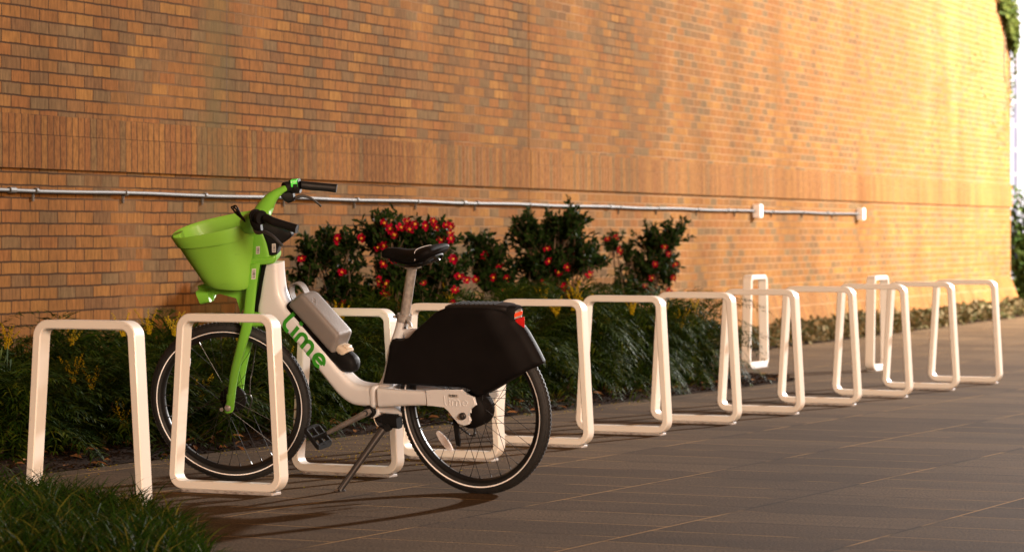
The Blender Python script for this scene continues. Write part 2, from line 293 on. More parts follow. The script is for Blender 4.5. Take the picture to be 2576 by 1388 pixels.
def tube(bm, P, r, seg=10, caps=True, closed=False, flat=1.0):
    P = [Vector(p) for p in P]; n = len(P)
    rr = r if isinstance(r, (list, tuple)) else [r]*n
    if len(rr) != n: rr = [rr[0]+(rr[-1]-rr[0])*i/(n-1) for i in range(n)] if len(rr) == 2 else [float(np.interp(i/(n-1), np.linspace(0, 1, len(rr)), rr)) for i in range(n)]
    rings = []; up = None
    for i in range(n):
        a = P[(i-1) % n] if (closed or i > 0) else P[i]; b = P[(i+1) % n] if (closed or i < n-1) else P[i]
        t = (b-a).normalized()
        if up is None: up = Vector((0, 0, 1)) if abs(t.z) < .9 else Vector((1, 0, 0))
        s = t.cross(up).normalized(); up = s.cross(t).normalized()
        rings.append([bm.verts.new(P[i]+rr[i]*(math.cos(2*math.pi*k/seg)*s+flat*math.sin(2*math.pi*k/seg)*up)) for k in range(seg)])
    for i in range(n if closed else n-1):
        A = rings[i]; B_ = rings[(i+1) % n]
        for k in range(seg): bm.faces.new((A[k], A[(k+1) % seg], B_[(k+1) % seg], B_[k]))
    if caps and not closed: bm.faces.new(rings[0][::-1]); bm.faces.new(rings[-1])
    return rings
def loft(bm, stations, n=4.0, seg=28, caps=True):
    """stations: (top(x,z), bottom(x,z), half width, y centre)"""
    rings = []
    for st in stations:
        t, b, w_ = st[:3]; yc = st[3] if len(st) > 3 else 0
        c = ((t[0]+b[0])/2, (t[1]+b[1])/2); v = ((t[0]-b[0])/2, (t[1]-b[1])/2); r = []
        for k in range(seg):
            a = 2*math.pi*(k+.5)/seg; ca, sa = math.cos(a), math.sin(a)
            cc = math.copysign(abs(ca)**(2/n), ca); ss = math.copysign(abs(sa)**(2/n), sa)
            r.append(bm.verts.new((c[0]+v[0]*cc, yc+w_*ss, c[1]+v[1]*cc)))
        rings.append(r)
    for A, B_ in zip(rings, rings[1:]):
        for k in range(seg): bm.faces.new((A[k], A[(k+1) % seg], B_[(k+1) % seg], B_[k]))
    if caps: bm.faces.new(rings[0][::-1]); bm.faces.new(rings[-1])
def dense_st(st, k=5):
    A = catmull([(s[0][0], 0, s[0][1]) for s in st], k); B_ = catmull([(s[1][0], 0, s[1][1]) for s in st], k)
    W = catmull([(s[2], s[3] if len(s) > 3 else 0, 0) for s in st], k)
    return [((a.x, a.z), (b.x, b.z), w_.x, w_.y) for a, b, w_ in zip(A, B_, W)]
def lathe_y(bm, prof, cx, cz, seg=48, cap=False):
    """revolve (radius, y) profile about an axis parallel to y through (cx, cz)"""
    rings = []
    for k in range(seg):
        a = 2*math.pi*k/seg
        rings.append([bm.verts.new((cx+r*math.cos(a), y, cz+r*math.sin(a))) for r, y in prof])
    m_ = len(prof)
    for k in range(seg):
        A = rings[k]; B_ = rings[(k+1) % seg]
        for j in range(m_-1): bm.faces.new((A[j], A[j+1], B_[j+1], B_[j]))
    if cap:
        bm.faces.new([r[0] for r in rings]); bm.faces.new([r[-1] for r in rings][::-1])
def plate(bm, pts, y0, y1, bev=.002):
    """polygon (x,z) extruded between y0 and y1 with a small edge bevel"""
    v0 = [bm.verts.new((p[0], y0, p[1])) for p in pts]; v1 = [bm.verts.new((p[0], y1, p[1])) for p in pts]
    fs = [bm.faces.new(v0), bm.faces.new(v1[::-1])]; n = len(pts)
    for i in range(n): fs.append(bm.faces.new((v0[i], v1[i], v1[(i+1) % n], v0[(i+1) % n])))
    if bev:
        es = set(e for f in fs[:2] for e in f.edges)
        bmesh.ops.bevel(bm, geom=list(es), offset=bev, segments=2, affect='EDGES')
def apply(bm, mx_): bmesh.ops.transform(bm, matrix=mx_, verts=bm.verts[:])

# ------------------------------------------------------------------ ground
def unp(px, py, d):  # a photo pixel (2576 px scale) at depth d
    return Vector(((px-CXP)/FPX*d, d, CAMH-(py-HOR)/FPX*d))
bm = bmesh.new()
bmesh.ops.create_grid(bm, x_segments=2, y_segments=2, size=1)
for v in bm.verts: v.co = (v.co.x*90, 60+v.co.y*90, 0)
tag(obj('pavement', bm, M['pave'], smooth=False), kind='structure')
T_ = Vector((2.01, 21.2)); Q_ = Vector((.40, 21.99)); WD = Vector((.358, .934)).normalized(); WN = Vector((WD.y, -WD.x))
CORN = Vector((6.6, 40.0))
bedp = [T_-ROWD*13.5, T_, Q_, Vector((6.35, 37.5)), Vector((7.3, 40.2)), Vector((6.6, 40.2)), CORN-WD*31]
def inpoly(p, P):
    c = False; j = len(P)-1
    for i in range(len(P)):
        if (P[i][1] > p[1]) != (P[j][1] > p[1]) and p[0] < (P[j][0]-P[i][0])*(p[1]-P[i][1])/(P[j][1]-P[i][1])+P[i][0]: c = not c
        j = i
    return c
def edist(p, P):
    p = Vector((p[0], p[1])); d = 1e9
    for i in range(len(P)):
        a = Vector(P[i][:2]); b = Vector(P[(i+1) % len(P)][:2]); ab = b-a
        t = max(0, min(1, (p-a).dot(ab)/ab.length_squared)); d = min(d, (a+ab*t-p).length)
    return d
def sheet(name, P, hfun, step, m, **kw):
    bv = []
    for i in range(len(P)):
        a = Vector(P[i][:2]); b = Vector(P[(i+1) % len(P)][:2]); k = max(1, int((b-a).length/step))
        bv += [a+(b-a)*j/k for j in range(k)]
    nb = len(bv); xs = [p[0] for p in P]; ys = [p[1] for p in P]
    pts = list(bv); y = min(ys)
    while y < max(ys):
        x = min(xs)
        while x < max(xs):
            q = Vector((x+uni(-.3, .3)*step, y+uni(-.3, .3)*step))
            if inpoly(q, P) and edist(q, P) > step*.5: pts.append(q)
            x += step
        y += step
    r = delaunay_2d_cdt(pts, [(i, (i+1) % nb) for i in range(nb)], [], 1, 1e-5)
    V = [(v.x, v.y, hfun((v.x, v.y))) for v in r[0]]
    return tag(raw(name, V, [tuple(f) for f in r[2]], m, smooth=True), **kw)
def bedh(p):
    d = edist(p, bedp)
    return .004+min(d*.15, .03)+(.012*noise.noise(Vector((p[0]*6, p[1]*6, 0)))+.012 if d > .04 else 0)
sheet('planting_soil', bedp, bedh, .14, M['soil'], kind='structure')
fgp = [Vector(p) for p in ((-4, 7), (-.88, 8.9), (-.95, 9.5), (-1.06, 10.1), (-1.23, 10.6), (-1.42, 10.95), (-1.7, 11.15), (-4, 11.25))]
sheet('lawn_soil', fgp, lambda p: .004+min(edist(p, fgp)*.12, .05), .15, M['soil'], kind='structure')

def leaf_at(V, Fc, p, d, nrm, L, W, fold=.25):
    """a folded pointed leaf from p along d"""
    s = d.cross(nrm)
    if s.length < 1e-4: s = d.cross(Vector((1, .1, 0)))
    s.normalize(); u = s.cross(d).normalized(); i = len(V)
    V += [p, p+d*L*.35+s*W*.5+u*fold*W, p+d*L*.35-s*W*.5+u*fold*W, p+d*L*.45, p+d*L*.75+s*W*.36+u*fold*W*.5, p+d*L*.75-s*W*.36+u*fold*W*.5, p+d*L-u*L*.08]
    Fc += [(i, i+1, i+3), (i, i+3, i+2), (i+1, i+4, i+6, i+3), (i+2, i+3, i+6, i+5)]
def rdir(up=0.0):
    while 1:
        v = Vector((uni(-1, 1), uni(-1, 1), uni(-1, 1)+up))
        if .1 < v.length < 1.6: return v.normalized()

# mulch chips and leaf litter on the bed
V = []; Fc = []
for i in range(16000):
    k = (rnd()**1.4)*11.5; o_ = rnd()**1.5*3.2+.01
    p2 = T_-ROWD*(k)-ROWN*o_*1.0 if i % 4 else T_-ROWD*(k)-ROWN*uni(.0, .35)
    if not inpoly(p2, bedp): continue
    L = uni(.012, .04); d = rdir(); d.z *= .35; d.normalize()
    s = d.cross(Vector((0, 0, 1))).normalized()*L*uni(.15, .5); p = Vector((p2.x, p2.y, bedh(p2)+uni(.003, .012))); j = len(V)
    V += [p-d*L/2, p+s*.5, p+d*L/2, p-s*.5+Vector((0, 0, .004))]; Fc.append((j, j+1, j+2, j+3))
tag(raw('bark_mulch', V, Fc, M['mulchchip']), 'dark bark mulch covering the soil under the planting', 'mulch', kind='stuff')
V = []; Fc = []
for i in range(260):
    k = rnd()*11; p2 = T_-ROWD*k-ROWN*(rnd()**2*1.3+.01)
    if not inpoly(p2, bedp): continue
    d = rdir(); d.z *= .2; d.normalize(); leaf_at(V, Fc, Vector((p2.x, p2.y, bedh(p2)+.014)), d, Vector((0, 0, 1))+rdir()*.4, uni(.04, .08), uni(.02, .035))
tag(raw('leaf_litter', V, Fc, M['dryleaf']), 'brown dry leaves scattered on the mulch at the bed edge', 'leaf litter', kind='stuff')
V = []; Fc = []
for i in range(420):
    if i % 2: c = Vector((-.62, 14.0)); p2 = c+Vector((random.gauss(0, .25), random.gauss(0, .55)))
    else: p2 = T_-ROWD*uni(3, 10)+ROWN*abs(random.gauss(0, .12))
    if inpoly(p2, bedp): continue
    s = uni(.003, .007); j = len(V); a = uni(0, 6); c1 = Vector((math.cos(a), math.sin(a), 0)); c2 = Vector((-c1.y, c1.x, 0)); p = Vector((p2.x, p2.y, .004))
    V += [p-c1*s, p-c2*s+Vector((0, 0, .003)), p+c1*s, p+c2*s+Vector((0, 0, .003))]; Fc.append((j, j+1, j+2, j+3))
tag(raw('fallen_petals', V, Fc, M['yellowfl']), 'tiny yellow petals fallen on the paving beside the bed', 'petals', kind='stuff')

# ------------------------------------------------------------------ brick wall (local x runs away along the wall, local -y is its face)
wall = empty('brick_wall', (CORN.x, CORN.y, 0), math.atan2(WD.y, WD.x))
tag(wall, 'tall orange brick wall with projecting soldier course behind the racks', 'wall')
XL = -34.0
def wp(name, parts, m, sm=False, sharp=35):
    bm = bmesh.new()
    for p in parts: bx(bm, *p)
    return obj(name, bm, m, wall, smooth=sm)
JX = None
# control joint position along the wall: photo x 1330 / 570
def wall_s(px):  # local x where the wall face crosses image column px
    t = (px-CXP)/FPX
    return -(CORN.x-t*CORN.y)/(WD.x-t*WD.y)*-1*-1
J1 = wall_s(1330); J2 = wall_s(570)
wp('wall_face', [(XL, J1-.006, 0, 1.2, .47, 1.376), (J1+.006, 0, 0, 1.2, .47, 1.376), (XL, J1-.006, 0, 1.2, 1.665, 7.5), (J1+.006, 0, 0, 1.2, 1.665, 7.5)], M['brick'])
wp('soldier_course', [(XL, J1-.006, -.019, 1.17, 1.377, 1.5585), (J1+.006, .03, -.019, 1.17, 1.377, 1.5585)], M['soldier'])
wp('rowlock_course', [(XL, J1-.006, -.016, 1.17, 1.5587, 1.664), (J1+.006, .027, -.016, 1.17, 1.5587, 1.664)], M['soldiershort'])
wp('control_joint', [(J1-.006, J1+.006, .006, .05, .1, 7.4)], M['joint'])
wp('expansion_seam', [(J2-.0015, J2+.0015, -.001, .01, 1.67, 7.4)], M['joint'])
bm = bmesh.new()   # battered base course
for x0, x1, e1 in ((XL, J1-.006, 0), (J1+.006, 0, .10)):
    v = [bm.verts.new(p) for p in ((x0, 0, .47), (x0, -.10, .155), (x0, 1.1, .155), (x0, 1.1, .47), (x1, 0, .47), (x1+e1, -.10, .155), (x1+e1, 1.1, .155), (x1, 1.1, .47))]
    for f in ((0, 1, 2, 3), (4, 7, 6, 5), (0, 4, 5, 1), (1, 5, 6, 2), (2, 6, 7, 3), (3, 7, 4, 0)): bm.faces.new([v[i] for i in f])
obj('battered_course', bm, M['batter'], wall, smooth=False)
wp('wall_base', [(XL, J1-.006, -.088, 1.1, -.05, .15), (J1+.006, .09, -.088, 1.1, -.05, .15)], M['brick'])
wp('base_joint', [(XL, .085, -.075, 1.0, .149, .156)], M['joint'])

def wl2(s, out, z): p = CORN+WD*s+WN*out; return Vector((p.x, p.y, z))
# conduit with its couplings, clips and boxes
cond = empty('conduit', wl2(-30, .02, 1.26), math.atan2(WD.y, WD.x)); CZ = 1.262
tag(cond, 'thin galvanised conduit running horizontally along the brick wall', 'pipe')
inv = Matrix.Translation(-Vector(cond.location)); rzi = Matrix.Rotation(-math.atan2(WD.y, WD.x), 4, 'Z')
def cpart(name, fn, m, smooth=True):
    bm = bmesh.new(); fn(bm); apply(bm, rzi @ inv); return obj(name, bm, m, cond, smooth=smooth)
SE = wall_s(2156); SM = wall_s(1895)
P = [wl2(XL+1+(SE-XL-1)*i/60, .024, CZ-.022*max(0, (i-8)/52)+.003*math.sin(i*1.3)) for i in range(61)]
def czat(s): return CZ-.022*max(0, ((s-XL-1)/(SE-XL-1)*60-8)/52)
cpart('pipe', lambda b: tube(b, P, .0108, 10), M['conduit'])
s = wall_s(20); k = 0
while s < SE-.4:
    z = czat(s)
    if k % 3 == 0: cpart('coupling', lambda b: tube(b, [wl2(s-.03, .024, z), wl2(s+.03, .024, z)], .017, 10), M['conduit'])
    cpart('pipe_clip', lambda b: (tube(b, [wl2(s+.25-.01, .024, z), wl2(s+.25+.01, .024, z)], .0165, 10), tube(b, [wl2(s+.25, .006, z-.012), wl2(s+.25, .004, z-.055)], .008, 6)), M['conduit'])
    s += uni(.95, 1.25); k += 1
for s_ in (SM, SE):
    z = czat(s_)
    def bb(b):
        v = bx(b, 0, .10, 0, .075, 0, .125)
        bmesh.ops.bevel(b, geom=b.edges[:], offset=.006, segments=2, affect='EDGES')
        M_ = Matrix.Translation(wl2(s_-.03, .001, z-.062)) @ Matrix(((WD.x, WN.x, 0, 0), (WD.y, WN.y, 0, 0), (0, 0, 1, 0), (0, 0, 0, 1)))
        apply(b, M_)
    cpart('junction_box', bb, M['box'], smooth=False)

# ------------------------------------------------------------------ bike racks
def make_rack(name='bike_rack'):
    r = empty(name)
    bm = bmesh.new()
    H = .700; z0 = .012; wb = .262; wt = .221; th = .033; dp = .068; rad = .062
    def outline(off):
        pts = []
        cs = [(-wb+off, z0+off, 0), (wb-off, z0+off, 0), (wt-off, z0+H-off, 0), (-wt+off, z0+H-off, 0)]
        rr = max(rad-off, .012)
        for i in range(4):
            p = Vector(cs[i][:2]); a = (Vector(cs[i-1][:2])-p).normalized(); b = (Vector(cs[(i+1) % 4][:2])-p).normalized()
            ang = math.acos(a.dot(b)); t = rr/math.tan(ang/2); cen = p+(a+b).normalized()*(rr/math.sin(ang/2))
            s0 = p+a*t-cen; s1 = p+b*t-cen; a0 = math.atan2(s0.y, s0.x); a1 = math.atan2(s1.y, s1.x)
            while a1 < a0: a1 += 2*math.pi
            for k in range(9): q = a0+(a1-a0)*k/8; pts.append((cen.x+rr*math.cos(q), cen.y+rr*math.sin(q)))
        return pts
    O1 = outline(0); O2 = outline(th); n = len(O1); b = .004
    Oa = outline(b); Ob = outline(th-b)
    rings = [(O1, -dp/2+b), (O1, dp/2-b), (Oa, dp/2), (Ob, dp/2), (O2, dp/2-b), (O2, -dp/2+b), (Ob, -dp/2), (Oa, -dp/2)]
    vr = [[bm.verts.new((p[0], y, p[1])) for p in o_] for o_, y in rings]
    for i in range(8):
        A = vr[i]; B_ = vr[(i+1) % 8]
        for k in range(n): bm.faces.new((A[k], A[(k+1) % n], B_[(k+1) % n], B_[k]))
    obj('hoop', bm, M['rack'], r, sharp=28)
    bm = bmesh.new(); bx(bm, -wb+.062, wb-.04, -dp/2-.002, dp/2+.002, .0, .0118)
    bmesh.ops.bevel(bm, geom=bm.edges[:], offset=.002, segments=1, affect='EDGES')
    obj('base_plate', bm, M['rackplate'], r, smooth=False)
    return r
rack0 = make_rack()
RZ = math.atan2(ROWN.y, ROWN.x)
rlab = ['white bike rack at the far left with its feet in the long grass',
        'white bike rack around which the front wheel of the bicycle shows',
        'white bike rack standing just beyond the bicycle cranks and kickstand',
        'white bike rack behind the rear wheel and black skirt of the bicycle',
        'white bike rack whose foot touches the right edge of the rear tyre',
        'white bike rack sixth from the left, in front of the feathery shrubs',
        'white bike rack seventh from the left, beside the end of the planting',
        'white bike rack eighth from the left, in front of the dark bed tip',
        'white bike rack fourth from the far end of the long row',
        'white bike rack third from the far end of the long row',
        'white bike rack second from the far end of the long row',
        'white bike rack at the far right end of the long row']
NR = 11
for i in range(12):
    k = i-1
    c = rack0 if i == 0 else copy_tree(rack0)
    d = 12.006+.884*k; X = -1.127+.4255*k
    if i == 0: d = 11.12; X = (228-CXP)/FPX*11.12-.008
    c.location = (X, d, 0); c.rotation_euler = (0, 0, RZ+R(uni(-.8, .8)))
    tag(c, rlab[i], 'bike rack', 'white bike racks in the long row')
for (px, py, lb) in ((1900, 925, 'white bike rack near the wall, turned edge-on, left of the two'), (2208, 931, 'white bike rack near the wall, turned edge-on, right of the two')):
    d = FPX*CAMH/(py-HOR); c = copy_tree(rack0); c.location = ((px-CXP)/FPX*d, d, 0); c.rotation_euler = (0, 0, math.atan2(WD.y, WD.x))
    tag(c, lb, 'bike rack', 'bike racks turned parallel to the wall')

# ------------------------------------------------------------------ bicycle
CR = Vector((-.10097, 11.988, 0)); fw = Vector((-.8599, .5105, 0)).normalized(); nl = Vector((-fw.y, fw.x, 0)); LEAN = R(9)
up_ = math.cos(LEAN)*Vector((0, 0, 1))+math.sin(LEAN)*nl; nn = math.cos(LEAN)*nl-math.sin(LEAN)*Vector((0, 0, 1))
bike = empty('electric_bicycle')
bike.matrix_world = Matrix(((fw.x, nn.x, up_.x, CR.x), (fw.y, nn.y, up_.y, CR.y), (fw.z, nn.z, up_.z, CR.z), (0, 0, 0, 1)))
tag(bike, 'white electric rental bicycle with green basket and black skirt on its kickstand', 'bicycle')
AX = Vector((1.02, 0, .62)); STEER = Matrix.Translation(AX) @ Matrix.Rotation(R(20), 4, Vector((-math.sin(R(20)), 0, math.cos(R(20))))) @ Matrix.Translation(-AX)
def part(name, fn, m, parent=None, steer=False, smooth=True, mats=None, sharp=35):
    bm = bmesh.new(); fn(bm)
    if steer: apply(bm, STEER)
    return obj(name, bm, m, parent or bike, smooth=smooth, mats=mats, sharp=sharp)
WR = .343; HX = .022; FX = 1.197
# --- wheels
def wheel(nm, hx, steer, motor):
    def rim(b): lathe_y(b, [(.285, -.012), (.288, -.018), (.302, -.019), (.302, -.014), (.296, -.010), (.296, .010), (.302, .014), (.302, .019), (.288, .018), (.285, .012), (.282, .004), (.282, -.004), (.285, -.012)], hx, WR, 72)
    wo = part(nm, rim, M['rim'], steer=steer)
    def tyre(b):
        pr = []
        for k in range(15):
            a = math.pi*(-.82+1.64*k/14); pr.append((.317+.0265*math.cos(a), .0275*math.sin(a)))
        lathe_y(b, pr, hx, WR, 96)
        for k in range(120):   # tread blocks
            for sgn in (-1, 1):
                a = 2*math.pi*(k+.25*(sgn+1))/120
                for (a0, r0) in ((.25*sgn, .0006), (.62*sgn, .0004)):
                    c = Vector((hx+(.317+.0272*math.cos(a0))*math.cos(a), .0282*math.sin(a0), WR+(.317+.0272*math.cos(a0))*math.sin(a)))
                    er = Vector((math.cos(a), 0, math.sin(a))); et = Vector((-math.sin(a), 0, math.cos(a)))
                    nr = er*math.cos(a0)+Vector((0, 1, 0))*math.sin(a0); sd_ = nr.cross(et)
                    vs = [b.verts.new(c+et*u*.0055+sd_*v_*.0045+nr*h) for h in (-.001, .0012) for u, v_ in ((-1, -1), (1, -1), (1, 1), (-1, 1))]
                    for f in ((4, 5, 6, 7), (0, 1, 5, 4), (1, 2, 6, 5), (2, 3, 7, 6), (3, 0, 4, 7)): b.faces.new([vs[q] for q in f])
    part('tyre', tyre, M['rubber'], wo, steer)
    for sgn in (-1, 1):
        def st(b):
            a1 = math.pi*.60; a2 = math.pi*.535 if motor else math.pi*.55
            lathe_y(b, [(.317+.0275*math.cos(a1), sgn*.0287*math.sin(a1)), (.317+.0275*math.cos((a1+a2)/2), sgn*.0290*math.sin((a1+a2)/2)), (.317+.0275*math.cos(a2), sgn*.0287*math.sin(a2))], hx, WR, 96)
        part('reflective_stripe', st, M['stripe'], wo, steer)
    hr = .072 if motor else .056
    def hub(b):
        if motor: lathe_y(b, [(.012, .062), (.045, .060), (.066, .050), (.072, .040), (.072, -.034), (.060, -.046), (.03, -.05), (.012, -.06)], hx, WR, 40, True)
        else: lathe_y(b, [(.01, .050), (.02, .047), (.026, .030), (.026, -.020), (.052, -.026), (.056, -.032), (.056, -.048), (.02, -.052), (.01, -.056)], hx, WR, 36, True)
    part('hub', hub, M['panel'], wo, steer)
    hr2 = .067 if motor else .026
    for k in range(36):
        a = 2*math.pi*k/36; sg = 1 if k % 2 else -1; off = R(52 if not motor else 38)*(1 if (k//2) % 2 else -1)
        fl = .034 if motor else (.025 if sg > 0 else -.0)
        rr_ = hr2 if (motor or sg > 0) else .054
        yy = sg*fl if motor or sg > 0 else -.04
        p0 = (hx+rr_*math.cos(a+off), yy, WR+rr_*math.sin(a+off)); p1 = (hx+.283*math.cos(a), sg*.003, WR+.283*math.sin(a))
        pm = (hx+.27*math.cos(a)+(p0[0]-hx-rr_*math.cos(a))*.04, sg*.004, WR+.27*math.sin(a))
        part('spoke', lambda b: (tube(b, [p0, p1], .00115, 5), tube(b, [Vector(p1)*.95+Vector(p0)*.05, p1], .0026, 6)), M['spoke'], wo, steer)
    return wo
wr = wheel('rear_wheel', HX, False, True)
wf = wheel('front_wheel', FX, True, False)
def reflector(parent, cx, cz, ang, L, steer):
    def f(b):
        pts = [(-L, 0), (-L*.92, .008), (-L*.5, .0145), (0, .017), (L*.5, .0145), (L*.92, .008), (L, 0), (L*.92, -.008), (L*.5, -.0145), (0, -.017), (-L*.5, -.0145), (-L*.92, -.008)]
        ca, sa = math.cos(ang), math.sin(ang)
        plate(b, [(cx+x*ca-z*sa, cz+x*sa+z*ca) for x, z in pts], .010, .019, .002)
    return part('spoke_reflector', f, M['clear'], parent, steer, smooth=False)
reflector(wr, .166, .208, R(51), .052, False)
reflector(wf, 1.366, .505, R(-62+180), .052, True)
# --- frame
FR = [((.893, .925), (.952, .925), .036), ((.895, .86), (.972, .86), .038), ((.890, .80), (.992, .79), .040), ((.868, .755), (1.012, .722), .041),
      ((.836, .726), (.975, .690), .042), ((.800, .690), (.908, .668), .042), ((.752, .630), (.842, .611), .042), ((.702, .574), (.780, .546), .042),
      ((.657, .520), (.720, .476), .043), ((.614, .474), (.672, .420), .044), ((.570, .440), (.634, .383), .046), ((.520, .429), (.582, .352), .050),
      ((.472, .428), (.520, .345), .055), ((.425, .427), (.446, .346), .062), ((.392, .426), (.395, .352), .066)]
part('frame', lambda b: (loft(b, dense_st(FR), 5, 32),
    [loft(b, dense_st([((.43, .4262), (.43, .3472), .020, s*.052), ((.36, .426), (.36, .354), .019, s*.060), ((.28, .425), (.28, .362), .018, s*.068), ((.19, .425), (.19, .367), .017, s*.074)]), 4, 20) for s in (1, -1)],
    loft(b, dense_st([((.41, .40), (.50, .40), .03), ((.372, .50), (.44, .46), .027), ((.335, .60), (.40, .58), .0245), ((.312, .66), (.362, .655), .026), ((.288, .708), (.343, .708), .0265)]), 2.4, 24),
    loft(b, [((.32, .66), (.312, .60), .012), ((.25, .66), (.25, .60), .012)], 4, 12)), M['white'], sharp=50)
# weld collar where tube meets stay
part('weld_collar', lambda b: loft(b, [((.472, .432), (.480, .339), .0585), ((.468, .434), (.476, .337), .060), ((.455, .434), (.463, .337), .062), ((.450, .432), (.458, .340), .061)], 5, 32), M['white'], sharp=50)
part('head_tube_cover', lambda b: loft(b, [((.925, .925), (.972, .925), .037), ((.945, .86), (.992, .86), .037), ((.985, .73), (1.034, .735), .037), ((1.0, .70), (1.03, .70), .032)], 3, 20), M['black'])
def stroke(b, pts, wd, y0, y1, tf):
    P = [Vector(p) for p in pts]; L = []; Rr = []
    for i, p in enumerate(P):
        t = (P[min(i+1, len(P)-1)]-P[max(i-1, 0)]).normalized(); s = Vector((-t.y, t.x))*wd/2; L.append(p+s); Rr.append(p-s)
    va = [[b.verts.new((tf(q)[0], y, tf(q)[1])) for q in L+Rr[::-1]] for y in (y0, y1)]; n = len(P)
    m_ = 2*n
    for k in range(m_): b.faces.new((va[0][k], va[0][(k+1) % m_], va[1][(k+1) % m_], va[1][k]))
    for k in range(n-1): b.faces.new((va[1][k], va[1][k+1], va[1][m_-2-k], va[1][m_-1-k]))
def arc(cx, cy, r, a0, a1, k=14, ry=None): return [(cx+r*math.cos(R(a0+(a1-a0)*i/k)), cy+(ry or r)*math.sin(R(a0+(a1-a0)*i/k))) for i in range(k+1)]
def limetext(b, org, du, dv, h, wd, y0, y1, cap=True):
    """the word in strokes: x-height h"""
    tf = lambda q: (org[0]+du[0]*q[0]+dv[0]*q[1], org[1]+du[1]*q[0]+dv[1]*q[1])
    S = lambda pts: stroke(b, [(x*h, y*h) for x, y in pts], wd, y0, y1, tf)
    H = 1.5
    if cap: S([(.12, H), (.03, .9), (.0, .55)]+arc(.42, .5, .42, 190, 262, 8)+[(.62, .08)])
    else: S([(.1, H), (.1, .45)]+arc(.4, .4, .3, 180, 265, 8))
    S([(.98, 1.0), (.98, .08)]); S([(.98, 1.20), (.98, 1.36)] if not cap else [(.98-.0, 1.24), (.98, 1.50)])
    S([(1.42, .05), (1.42, .62)]+arc(1.76, .62, .34, 180, 0, 12)+[(2.10, .05)])
    S([(2.10, .5), (2.10, .62)]+arc(2.44, .62, .34, 180, 0, 12)+[(2.78, .05)])
    S([(3.32, .52)]+[(4.08, .52)]); S(arc(3.70, .52, .42, 0, 318, 22))
tdu = Vector((-.677, -.736)); tdv = Vector((-.736, .677))
part('lettering', lambda b: limetext(b, (.8875, .668), tdu, tdv, .0585, .0165, .0405, .0432), M['logo'], smooth=False)
# dropouts
DO = [(.186, .430), (.150, .434), (.02, .437), (.0, .418), (-.035, .408), (-.042, .378), (-.012, .362), (-.014, .345), (-.004, .345), (-.002, .358), (.0, .338), (-.012, .315), (-.002, .300), (.022, .293), (.048, .300), (.068, .325), (.085, .352), (.105, .368), (.186, .368)]
dl = part('dropout', lambda b: (plate(b, DO, .080, .093, .003)), M['white'], sharp=40)
part('dropout', lambda b: (plate(b, DO, -.093, -.080, .003)), M['white'], sharp=40)
part('embossed_lettering', lambda b: limetext(b, (.104, .372), Vector((-1, -.02)), Vector((-.02, 1)), .026, .0030, .0930, .0945, False), M['white'], dl, smooth=False)
part('axle_nut', lambda b: (lathe_y(b, [(.0145, .093), (.0145, .100), (.011, .103)], .020, .333, 20, True), lathe_y(b, [(.008, .102), (.008, .108), (.005, .110)], .020, .333, 6, True)), M['dark'])
def barcode(name, pts_fn, parent=None, steer=False):
    """sticker: pts_fn(u,v)->(x,y,z) with u,v in 0..1"""
    def f(b):
        q = [b.verts.new(pts_fn(u, v, 0)) for u, v in ((0, 0), (1, 0), (1, 1), (0, 1))]; b.faces.new(q)
        u = .08; st = random.Random(3)
        while u < .9:
            w_ = st.choice((.02, .035, .05)); q = [b.verts.new(pts_fn(a, c, 1)) for a, c in ((u, .3), (u+w_, .3), (u+w_, .88), (u, .88))]
            fc = b.faces.new(q); fc.material_index = 1; u += w_+st.choice((.02, .03, .05))
        for k in range(9):
            a = .1+k*.09; q = [b.verts.new(pts_fn(a_, c, 1)) for a_, c in ((a, .1), (a+.05, .1), (a+.05, .2), (a, .2))]; b.faces.new(q).material_index = 1
    return part(name, f, None, parent, steer, smooth=False, mats=[M['sticker'], M['ink']])
barcode('barcode_sticker', lambda u, v, k: (.082-.048*u, .0938+.0006*k, .405+.014*v), dl)
# seat post, clamp, saddle
part('seat_post', lambda b: tube(b, [(.318, 0, .695), (.258, 0, .915)], .0198, 20), M['steel'])
def clampf(b):
    tube(b, [(.320, 0, .690), (.314, 0, .718)], .0295, 24); 
    tube(b, [(.338, -.012, .706), (.358, .016, .709)], .0065, 12); tube(b, [(.293, .018, .700), (.272, .034, .688), (.262, .040, .675)], [.006, .008, .005], 8, flat=.5)
part('seat_clamp', clampf, M['steel'])
part('clamp_bolt', lambda b: tube(b, [(.3, .0235, .668), (.3, .027, .668)], .005, 8), M['dark'])
SD = [((.396, .968), (.398, .958), .012), ((.388, .980), (.392, .948), .021), ((.36, .986), (.362, .943), .028), ((.31, .985), (.312, .935), .032), ((.262, .980), (.264, .928), .043),
      ((.215, .981), (.217, .926), .062), ((.17, .986), (.172, .932), .080), ((.13, .993), (.132, .941), .090), ((.10, .997), (.102, .950), .093), ((.078, .996), (.082, .960), .086), ((.066, .985), (.070, .970), .072)]
SD = [tuple((.122+(p[0]-.066)*.81, p[1]) for p in q[:2])+(q[2],) for q in SD]
sad = part('saddle', lambda b: loft(b, dense_st(SD, 4), 2.7, 32), M['panel'])
def saddle_base(b):
    loft(b, dense_st([((.35, .944), (.35, .934), .02), ((.28, .934), (.28, .922), .034), ((.23, .932), (.23, .920), .05), ((.19, .938), (.19, .924), .055)], 3), 3, 20)
    tube(b, catmull([(.195, .055, .925), (.17, .062, .930), (.150, .055, .945), (.140, .03, .955), (.140, -.03, .955), (.150, -.055, .945), (.17, -.062, .930), (.195, -.055, .925)], 4), .006, 8)
part('saddle_base', saddle_base, M['black'], sad)
def rails(b):
    for s in (-1, 1): tube(b, catmull([(.35, s*.012, .94), (.31, s*.022, .918), (.22, s*.022, .915), (.15, s*.035, .935)], 4), .0035, 8)
part('saddle_rail', rails, M['dark'], sad)
